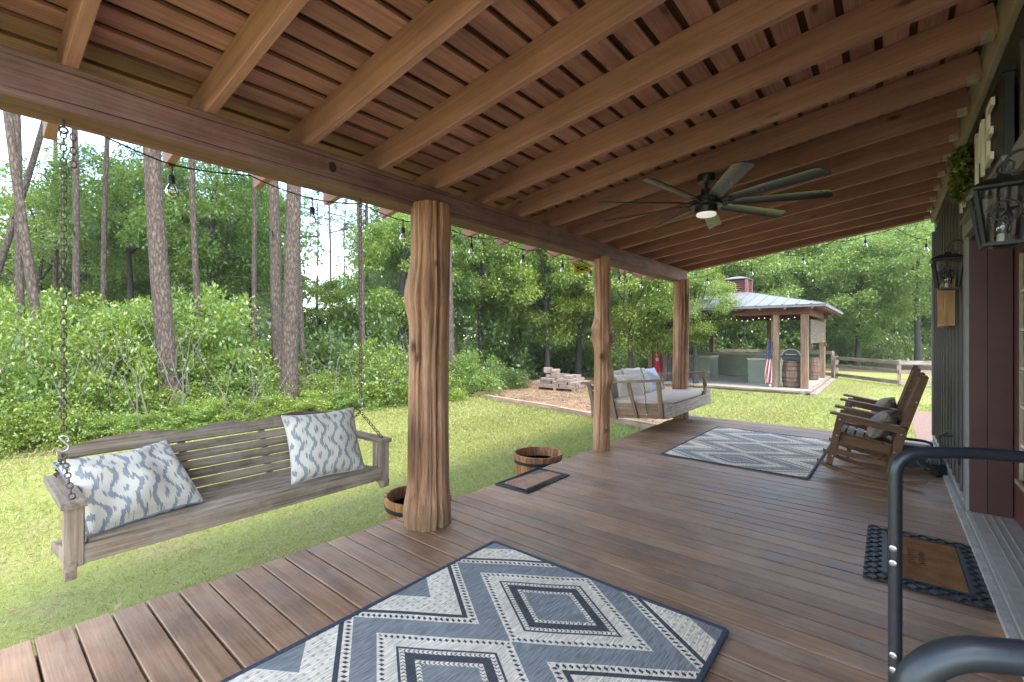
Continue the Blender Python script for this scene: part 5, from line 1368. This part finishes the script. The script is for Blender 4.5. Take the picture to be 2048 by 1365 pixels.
def barkmat(name, c1, c2, c3, sc=1.0):
    m, t, b = newmat(name)
    raw, mp, rnd = jitter_coords(t, (13 * sc, 13 * sc, 4.2 * sc))
    v = nd(t, 'ShaderNodeTexVoronoi', {'Vector': mp, 'Scale': 1.4, 'Randomness': 1.0}, feature='DISTANCE_TO_EDGE')
    n = nd(t, 'ShaderNodeTexNoise', {'Vector': mp, 'Scale': 2.5, 'Detail': 6, 'Roughness': .7})
    f = M(t, 'ADD', M(t, 'MULTIPLY', v.outputs['Distance'], .55), M(t, 'MULTIPLY', n.outputs['Fac'], .8))
    c = ramp(t, f, [(.22, c1), (.45, c2), (.75, c3)])
    t.links.new(c, b.inputs['Base Color']); b.inputs['Roughness'].default_value = .95; b.inputs['Specular IOR Level'].default_value = .1
    bp = nd(t, 'ShaderNodeBump', {'Height': f, 'Strength': .9, 'Distance': .03}); t.links.new(bp.outputs[0], b.inputs['Normal'])
    return m
MT['pinebark'] = barkmat('pine_bark_plates', (.022, .016, .012), (.085, .062, .05), (.215, .155, .115))
MT['twig'] = plain('grey_twig', (.2, .17, .14), .9, 0, .2, 20)
MT['oakbark'] = barkmat('dark_oak_bark', (.02, .017, .014), (.065, .055, .048), (.12, .105, .092), 1.6)

def crown_points(rs, K, rx, rz_, per, cl=(.45, .85), flat=.6, shell=.35):
    d = rs.normal(size=(K, 3)); d /= np.linalg.norm(d, axis=1, keepdims=True)
    r = (shell + (1 - shell) * rs.uniform(0, 1, K)) ** .55
    cen = d * r[:, None] * np.array([rx, rx, rz_])
    rad = rs.uniform(cl[0], cl[1], K)
    idx = np.repeat(np.arange(K), per); n = len(idx)
    q = rs.normal(size=(n, 3)); q /= np.linalg.norm(q, axis=1, keepdims=True)
    rr = rs.uniform(0, 1, n) ** .5
    P = cen[idx] + q * (rad[idx] * rr)[:, None] * np.array([1, 1, flat])
    out = q * .6 + np.array([0, 0, -.25])
    return P, out, cen
def tube_limb(p, q, r0, r1, rs, n=6):
    p, q = Vector(p), Vector(q); L = (q - p).length; pts = []; rad = []
    for i in range(n + 1):
        k = i / n; v = p.lerp(q, k); v += Vector(rs.normal(size=3)) * L * .025 * math.sin(PI * k); v.z += L * .06 * math.sin(PI * k); pts.append(v); rad.append(r0 + (r1 - r0) * k)
    return pts, rad
CR = {}
def make_crown(key, seed, K, rx, rz_, per, size, cl, mat, limbs=9):
    rs = np.random.default_rng(seed)
    P, out, cen = crown_points(rs, K, rx, rz_, per, cl)
    me = quads_mesh('crown_' + key, leaf_quads(P, size, rs, .5, .35, out), mat)
    mb = MB()
    base = Vector((0, 0, -rz_ * .85))
    for k in range(limbs):
        c = cen[rs.integers(K)]
        pts, rad = tube_limb(base + Vector((0, 0, rs.uniform(0, rz_ * .8))), c, .055, .012, rs); mb.tube(pts, rad, 5, caps=False)
    lm = mb.mesh('limbs_' + key, MT['oakbark'], 70)
    CR[key] = (me, lm, rz_)
make_crown('a', 1, 85, 3.0, 2.9, 330, .135, (.5, .95), MT['leaf_mid'])
make_crown('b', 2, 80, 2.6, 3.3, 340, .13, (.45, .9), MT['leaf_mid'])
make_crown('c', 3, 90, 3.3, 2.6, 320, .14, (.5, 1.0), MT['leaf_mid'])
make_crown('e', 6, 60, 2.8, 3.4, 210, .12, (.4, .8), MT['leaf_mid'])
make_crown('d', 4, 70, 2.4, 3.0, 360, .12, (.45, .85), MT['leaf_near'])

def trunk_mesh(name, h, r0, r1, lean, seed, mat, seg=14, wob=.03):
    rs = np.random.default_rng(seed); pts = []; rad = []; n = 16
    ph = rs.uniform(0, 6.28, 4)
    for i in range(n + 1):
        k = i / n; z = h * k
        pts.append((lean[0] * z + wob * math.sin(z * .6 + ph[0]) * k * 2, lean[1] * z + wob * math.sin(z * .5 + ph[1]) * k * 2, z)); rad.append(r0 + (r1 - r0) * k + r0 * .35 * math.exp(-z / .35))
    return MB().tube(pts, rad, seg, caps=True).mesh(name, mat, 70), pts[-1]
def dec_tree(label, x, y, h, key, s=1.0, sz=1.0, rot=0, r0=.14, group='broadleaf trees behind the lawn', lean=(0, 0), seed=0, multi=0):
    t_ = thing('broadleaf_tree', label, 'tree', (x, y, G), (0, 0, 0), group)
    me, lm, rzz = CR[key]
    zc = h - rzz * sz * s
    tm, tp = trunk_mesh('trunk', zc + rzz * .5, r0, r0 * .35, lean, seed, MT['oakbark'], 10, .06)
    obj('trunk', tm, t_)
    c = obj('crown', me, t_, loc=(lean[0] * zc, lean[1] * zc, zc), rot=(0, 0, rot), scale=(s, s, s * sz))
    obj('limbs', lm, c)
    return t_
# crown of a pine: needle tufts far up on short branches
rs = np.random.default_rng(77)
tuft = rs.normal(size=(130, 3)) * np.array([1.5, 1.5, 1.9]); idx = np.repeat(np.arange(130), 26)
nq = leaf_quads(tuft[idx] + rs.normal(size=(len(idx), 3)) * .05, .42, rs, .06, .1)
pine_crown = quads_mesh('pine_crown', nq, MT['needle'])
PB = MB()
for k in range(16):
    p = tuft[rs.integers(130)]; pts, rad = tube_limb((0, 0, p[2] - .4), p, .05, .012, rs); PB.tube(pts, rad, 5, caps=False)
pine_limb = PB.mesh('pine_limbs', MT['pinebark'], 70)
def pine(label, x, y, r, lean=0.0, h=17, seed=0, stubs=3):
    t_ = thing('pine_tree', label, 'tree', (x, y, G), (0, 0, 0), 'pines along the wood edge')
    lv = (.7716 * lean, .636 * lean)
    tm, tp = trunk_mesh('trunk', h, r, r * .55, lv, seed, MT['pinebark'], 16, .05)
    tr = obj('trunk', tm, t_); rs = np.random.default_rng(seed + 500)
    for k in range(stubs):
        z = rs.uniform(3, 9); a = rs.uniform(0, 6.28); L = rs.uniform(.4, 1.3)
        p = Vector((lv[0] * z, lv[1] * z, z)); pts, rad = tube_limb(p, p + Vector((math.cos(a) * L, math.sin(a) * L, .1)), .03 * r / .18, .006, rs)
        MB().tube(pts, rad, 5, caps=False).build('dead_branch', MT['oakbark'], tr)
    c = obj('crown', pine_crown, t_, loc=(tp[0], tp[1], h - .6), rot=(0, 0, seed * 1.3))
    obj('limbs', pine_limb, c)
def UD(u, d):
    r_ = (u - 1024) / 910.2; return d * (-.63608 + r_ * .77162), d * (.77162 + r_ * .63608)
"""positions measured from the photograph: bearing and distance from the camera spot"""
for u, d, dia, lean, lab in (
    (101, 9.4, .21, -.13, 'slim pine leaning left near the left edge'),
    (47, 10.8, .20, -.03, 'thin upright pine beside the leaning one at the left edge'),
    (-87, 11.6, .19, .30, 'thin pine leaning right at the far left edge'),
    (150, 12.0, .20, .0, 'slim pine just behind the near swing chain'),
    (207, 13.2, .18, .01, 'slim pine between the near swing chain and the big pine'),
    (342, 10.0, .40, -.07, 'thick pine left of centre of the bench swing'),
    (404, 12.6, .20, -.04, 'slim grey pine just right of the thick one'),
    (510, 14.0, .185, .0, 'slim dark pine left of the paired pines'),
    (561, 12.4, .32, -.04, 'left trunk of the paired thick pines'),
    (577, 11.2, .40, .02, 'right and thicker trunk of the paired pines'),
    (609, 13.2, .18, -.045, 'thin pine just right of the paired pines'),
    (729, 14.2, .22, -.035, 'slim pine right of the far swing chain'),
    (738, 18.5, .17, -.02, 'thin distant pine close behind the one by the chain'),
    (660, 31, .22, .0, 'distant thin pine against the bright sky gap'),
    (690, 40, .22, .0, 'faint distant pine at the right of the sky gap'),
    (632, 38, .2, .01, 'faint distant pine at the left of the sky gap'),
    (902, 15.4, .31, -.025, 'pine seen just right of the thick log post'),
    (105, 17, .2, .02, 'distant pine between the left edge and the swing chain'),
    (455, 19, .2, -.01, 'distant pine above the crest of the bench swing'),
    (1165, 30, .3, .0, 'distant pine high behind the oaks')):
    x, y = UD(u, d)
    pine(lab, x, y, dia / 2 * (.82 if dia < .3 else .95), lean, 17 if d < 25 else 13, int(abs(u)))
# broadleaf trees
TL = [
    (78, 17.5, 8.4, 'e', .95, 1.0, .12, 'thin-leaved tree against the sky behind the leaning pine'),
    (165, 19.0, 8.6, 'e', .95, 1.0, .12, 'thin-leaved tree behind the near swing chain'),
    (20, 21.0, 9.2, 'a', 1.0, 1.0, .13, 'distant leafy tree at the far left edge'),
    (225, 22.5, 9.8, 'b', 1.1, 1.0, .13, 'distant leafy tree left of the thick pine'),
    (262, 16.5, 8.6, 'c', .85, 1.0, .13, 'leafy tree left of the thick pine'),
    (425, 15.6, 8.3, 'a', .80, 1.05, .15, 'dark leafy tree between the thick pine and the paired pines'),
    (500, 18.5, 8.6, 'b', .85, 1.0, .13, 'tree behind the slim dark pine'),
    (330, 22, 8.5, 'c', 1.0, .9, .13, 'farther tree behind the thick pine'),
    (640, 19.0, 4.4, 'd', .62, .8, .08, 'low tree under the sky gap'),
    (705, 22.0, 4.8, 'a', .62, .8, .08, 'low tree left of the slim pine by the chain'),
    (800, 17.5, 7.0, 'b', .80, 1.0, .12, 'tree just left of the thick log post'),
    (862, 21.5, 9.0, 'c', 1.0, 1.0, .13, 'tree hidden behind the thick log post'),
    (962, 20.5, 8.0, 'a', .95, 1.0, .13, 'tree between the thick log post and the oaks'),
    (1040, 26.0, 10.5, 'b', 1.2, 1.0, .15, 'tall tree behind the oaks'),
    (1095, 19.5, 6.9, 'd', .95, .95, .12, 'bright oak left of the paver pallet'),
    (1130, 22.1, 7.6, 'd', 1.0, .95, .13, 'bright oak straight behind the paver pallet'),
    (1158, 20.8, 7.2, 'a', .85, 1.0, .15, 'oak with the dark trunk right of the paver pallet'),
    (1262, 18.2, 6.2, 'd', .85, .95, .11, 'bright tree between the knotty post and the far log post'),
    (1330, 25.0, 8.6, 'a', 1.05, 1.0, .14, 'tree behind the far log post'),
    (1392, 16.8, 4.4, 'd', .56, .85, .09, 'small bright tree overlapping the pavilion roof'),
    (1338, 17.6, 4.9, 'd', .66, .9, .09, 'bright tree overlapping the left end of the pavilion'),
    (1420, 31, 9.5, 'c', 1.2, 1.0, .15, 'tree behind the red cupola'),
    (1487, 30, 9.0, 'b', 1.15, 1.0, .15, 'tree whose trunk shows through the pavilion'),
    (1560, 34, 10, 'a', 1.3, 1.0, .15, 'tree behind the right half of the pavilion roof'),
    (1640, 31, 9.6, 'c', 1.2, 1.0, .15, 'tree behind the wooden pavilion sign'),
    (1715, 28, 8.4, 'b', 1.1, 1.0, .14, 'tree behind the fence nearest the pavilion'),
    (1770, 34, 10.5, 'a', 1.3, 1.0, .15, 'tall tree behind the middle of the fence'),
    (1836, 26, 8.6, 'c', 1.05, 1.0, .17, 'tree with the dark trunk behind the fence by the house corner'),
    (1905, 33, 9.0, 'b', 1.1, 1.0, .14, 'tree behind the corner of the house'),
    (1215, 28, 9.8, 'c', 1.2, 1.0, .14, 'tall tree behind the knotty post')]
for i, (u, d, h, key, s, sz, r0, lab) in enumerate(TL):
    x, y = UD(u, d); dec_tree(lab, x, y, h, key, s, sz, i * 1.7, r0, seed=i + 40)

# shrubs
def shrub_arrays(rs, K, rx, rz_, per, size):
    P, out, cen = crown_points(rs, K, rx, rz_, per, (.16, .34), .7, .5)
    P[:, 2] = np.abs(P[:, 2] + rz_ * .25)
    return leaf_quads(P, size, rs, .52, .5, out + np.array([0, 0, .35]))
rs = np.random.default_rng(5)
SV = [shrub_arrays(rs, 60, .95, .95, 125, s) for s in (.066, .06, .074, .056)]
def place(Q, x, y, z, s, sz, a):
    c_, s_ = math.cos(a), math.sin(a); V = Q.copy(); X = V[..., 0] * s; Y = V[..., 1] * s
    V[..., 0] = X * c_ - Y * s_ + x; V[..., 1] = X * s_ + Y * c_ + y; V[..., 2] = V[..., 2] * s * sz + z
    return V
th = []; r_ = random.Random(3)
for y in np.arange(-3.0, 9.4, .80):
    for row, (xo, s) in enumerate(((-10.75, .72), (-11.75, .95), (-12.9, 1.1))):
        yy = y + r_.uniform(-.35, .35); hi = 1.45 if yy < 1.6 else (1.0 if yy < 6.8 else .72)
        hi *= (.62, .85, 1.0)[row] if yy > 1.2 else (.8, 1.05, 1.2)[row]
        th.append(place(SV[r_.randrange(4)][::(1, 2, 3)[row]], xo + r_.uniform(-.25, .25), yy, G, s * r_.uniform(.85, 1.15), hi * r_.uniform(.8, 1.15), r_.uniform(0, 6.28)))
for y in np.arange(9.2, 13.6, .8):     # the thicket turns the corner behind the straw bed
    for row in range(3):
        th.append(place(SV[r_.randrange(4)][::(1, 2, 3)[row]], -11.3 - .35 * (y - 9.2) * .5 - row * 1.0 + r_.uniform(-.3, .3), y + r_.uniform(-.3, .3), G, .78 + .1 * row, (.62, .9, 1.2)[row], r_.uniform(0, 6.28)))
for i in range(17):                    # taller bright growth between the pines on the left
    u = -70 + 500 * (i + r_.random()) / 17; d = r_.uniform(10.6, 13.5); x, y = UD(u, d)
    th.append(place(SV[r_.randrange(4)][::1], x, y, G + r_.uniform(.5, 1.0), r_.uniform(1.25, 1.7), r_.uniform(1.0, 1.35), r_.uniform(0, 6.28)))
    th.append(place(SV[r_.randrange(4)][::3], x + r_.uniform(-.6, .6), y + r_.uniform(-.6, .6), G, r_.uniform(1.0, 1.3), r_.uniform(.9, 1.2), r_.uniform(0, 6.28)))
Q = np.concatenate(th)
pick = [k for k in range(len(th)) if k % 5 in (1, 3)]
tag(obj('shrub_thicket', quads_mesh('shrub_thicket', np.concatenate([q for k, q in enumerate(th) if k not in pick]), MT['leaf_near'])), 'bright yellow-green shrub thicket along the edge of the lawn', 'shrubs', kind='stuff')
tag(obj('shrub_thicket', quads_mesh('darker_thicket', np.concatenate([th[k] for k in pick]), MT['leaf_mid'])), 'darker green bushes mixed into the thicket at the lawn edge', 'shrubs', kind='stuff')
tw = MB(); tr_ = np.random.default_rng(8)
for k in range(170):
    y0_ = tr_.uniform(-3, 11); x0_ = -10.6 - tr_.uniform(0, 2.6); L_ = tr_.uniform(.8, 2.3)
    pts, rad = tube_limb((x0_, y0_, G), (x0_ + tr_.normal() * .4, y0_ + tr_.normal() * .5, G + L_), tr_.uniform(.006, .016), .003, tr_); tw.tube(pts, rad, 4, caps=False)
tag(tw.build('thicket_stems', MT['twig'], smooth=70), 'grey stems and dead twigs in the thicket', 'twigs', kind='stuff')
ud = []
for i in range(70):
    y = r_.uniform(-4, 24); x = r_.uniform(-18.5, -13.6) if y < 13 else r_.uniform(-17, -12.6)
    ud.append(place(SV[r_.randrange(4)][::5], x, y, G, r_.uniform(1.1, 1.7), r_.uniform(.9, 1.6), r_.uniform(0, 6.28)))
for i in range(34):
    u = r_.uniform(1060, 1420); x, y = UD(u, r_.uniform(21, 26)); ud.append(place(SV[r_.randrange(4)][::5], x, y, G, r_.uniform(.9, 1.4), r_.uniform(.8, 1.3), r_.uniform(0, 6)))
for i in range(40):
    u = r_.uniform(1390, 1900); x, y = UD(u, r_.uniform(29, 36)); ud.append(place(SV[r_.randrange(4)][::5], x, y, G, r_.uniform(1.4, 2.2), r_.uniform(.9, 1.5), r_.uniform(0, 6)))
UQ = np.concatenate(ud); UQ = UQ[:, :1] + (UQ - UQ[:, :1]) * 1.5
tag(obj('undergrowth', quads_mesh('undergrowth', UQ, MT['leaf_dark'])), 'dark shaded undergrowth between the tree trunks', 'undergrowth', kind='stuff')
# shrubs that stand out one by one
SH = [(770, 12.4, 1.25, 1.2, 'leaf_near', 'round bright shrub left of the thick log post at the lawn edge'), (945, 14.6, 1.15, 1.0, 'leaf_mid', 'spreading shrub right of the thick log post'),
      (1005, 16.6, 1.0, .7, 'leaf_dark', 'low dark shrub left of the paver pallet'), (40, 8.3, 1.25, 1.75, 'leaf_near', 'tall leafy shrub at the left edge beyond the swing'),
      (215, 9.3, 1.2, 1.45, 'leaf_near', 'tall leafy shrub between the near swing chain and the thick pine'), (880, 13.2, .8, .8, 'leaf_near', 'small bright shrub behind the thick log post')]
for i, (u, d, s, sz, mk, lab) in enumerate(SH):
    x, y = UD(u, d); t_ = thing('shrub', lab, 'shrub', (x, y, G), (0, 0, 0), 'shrubs at the lawn edge')
    obj('foliage', quads_mesh('foliage', SV[i % 4], MT[mk]), t_, rot=(0, 0, i * 1.1), scale=(s, s, s * sz))
    mb = MB(); rr = np.random.default_rng(i)
    for k in range(9):
        pts, rad = tube_limb((0, 0, 0), rr.normal(size=3) * np.array([.4, .4, .1]) * s + np.array([0, 0, .8 * s * sz]), .014, .005, rr); mb.tube(pts, rad, 5, caps=False)
    mb.build('stems', MT['oakbark'], t_, smooth=70)
# far wood that reads as one mass
rs = np.random.default_rng(15); fw = []
Pf, of, _ = crown_points(rs, 50, 3.2, 3.2, 18, (.6, 1.1))
fq = [leaf_quads(Pf, .5, rs, .55, .35, of), leaf_quads(Pf * np.array([.9, 1.1, 1.1]), .45, rs, .55, .35, of)]
for i in range(100):
    u = -120 + 2150 * (i + r_.random()) / 100; d = r_.uniform(36, 62); x, y = UD(u, d)
    hmax = d * (105 if 585 < u < 745 else (190 if u < 250 else (260 if u < 590 else 235))) / 910 + 1.8
    zc = 1.5
    while zc < hmax - 1.6:
        fw.append(place(fq[r_.randrange(2)], x + r_.uniform(-2, 2), y + r_.uniform(-2, 2), G + zc, r_.uniform(.95, 1.35) * (.75 if hmax < 11 else 1), r_.uniform(.8, 1.0), r_.uniform(0, 6.28))); zc += r_.uniform(3.4, 4.6)
        if 585 < u < 745: break
tag(obj('far_wood', quads_mesh('far_wood', np.concatenate(fw), MT['leaf_far'])), 'distant wood closing the view behind the nearer trees', 'wood', kind='stuff')

# grass
rs = np.random.default_rng(21)
def grass_pts(n, x0, x1, y0, y1): return np.stack([rs.uniform(x0, x1, n), rs.uniform(y0, y1, n), np.full(n, G)], -1)
gp = np.concatenate([grass_pts(108000, -7.2, -2.8, -1.5, 9.4), grass_pts(38000, -10.4, -7.2, -1.5, 10.2), grass_pts(42000, -5.5, 1.5, 8.2, 16.5), grass_pts(14000, -6, 4, 16.5, 26), grass_pts(6000, -9.5, -4.5, 9.6, 15)])
keep = ~((gp[:, 0] > -2.95) & (gp[:, 1] < 8.2)) & ~((gp[:, 0] > -8.0) & (gp[:, 0] < -1.65) & (gp[:, 1] > 16.6) & (gp[:, 1] < 23.8)) & ~((gp[:, 0] > .38) & (gp[:, 1] < 14.9))
inbed = (gp[:, 0] < -3.15) & (gp[:, 1] > 8.9 - .16 * (gp[:, 0] + 4)) & (gp[:, 1] < 19) & (gp[:, 0] < -3.3 - .2 * (gp[:, 1] - 9))
keep &= ~(inbed & (rs.uniform(0, 1, len(gp)) > .22))
gp = gp[keep]; dr = rs.normal(size=(len(gp), 3)) * np.array([.75, .75, .15]) + np.array([0, 0, .75])
far = np.clip(np.hypot(gp[:, 0], gp[:, 1]) / 6, .8, 2.0)
gq = leaf_quads(gp, 1.0, rs, .10, .0, dr)
gq = gq[:, :1] + (gq - gq[:, :1]) * (.048 * far)[:, None, None]
tag(obj('grass', quads_mesh('grass', gq, MT['grass'])), 'short green lawn grass around the deck', 'grass', kind='stuff')
# fallen leaves on the straw bed
lp = np.stack([rs.uniform(-11, -3.6, 9000), rs.uniform(9, 18.5, 9000), np.full(9000, G + .012)], -1)
lk = (lp[:, 1] > 8.95 - .19 * (lp[:, 0] + 3.2)) & (lp[:, 0] < -3.6 - .2 * (lp[:, 1] - 9)) ; lp = lp[lk]
lp = np.concatenate([lp, np.stack([rs.uniform(-9.8, -3.1, 380), rs.uniform(-.5, 9.5, 380), np.full(380, G + .035)], -1)])
MT['deadleaf'] = leafmat('fallen_leaf', [(.12, .05, .03), (.28, .13, .08), (.42, .25, .16)], .1, .6, 2)
tag(obj('fallen_leaves', quads_mesh('fallen_leaves', leaf_quads(lp, .058, rs, .5, 3.0, rs.normal(size=(len(lp), 3)) * np.array([1, 1, .12])), MT['deadleaf'])), 'fallen brown leaves on the straw bed', 'leaf litter', kind='stuff')
# ================================================================== HAZE
m = bpy.data.materials.new('thin_spring_haze'); m.use_nodes = True; t = m.node_tree
for n in list(t.nodes): t.nodes.remove(n)
pvn = nd(t, 'ShaderNodeVolumePrincipled', {'Color': (.93, .96, 1.0, 1), 'Density': .0005, 'Anisotropy': .0})
nd(t, 'ShaderNodeOutputMaterial', {'Volume': pvn.outputs[0]})
hz_ = MB().box((0, 20, 9.6), (450, 490, 22.2)).build('haze', m); hz_['kind'] = 'stuff'
tag(hz_, 'thin pale haze in the air over the yard', 'haze')
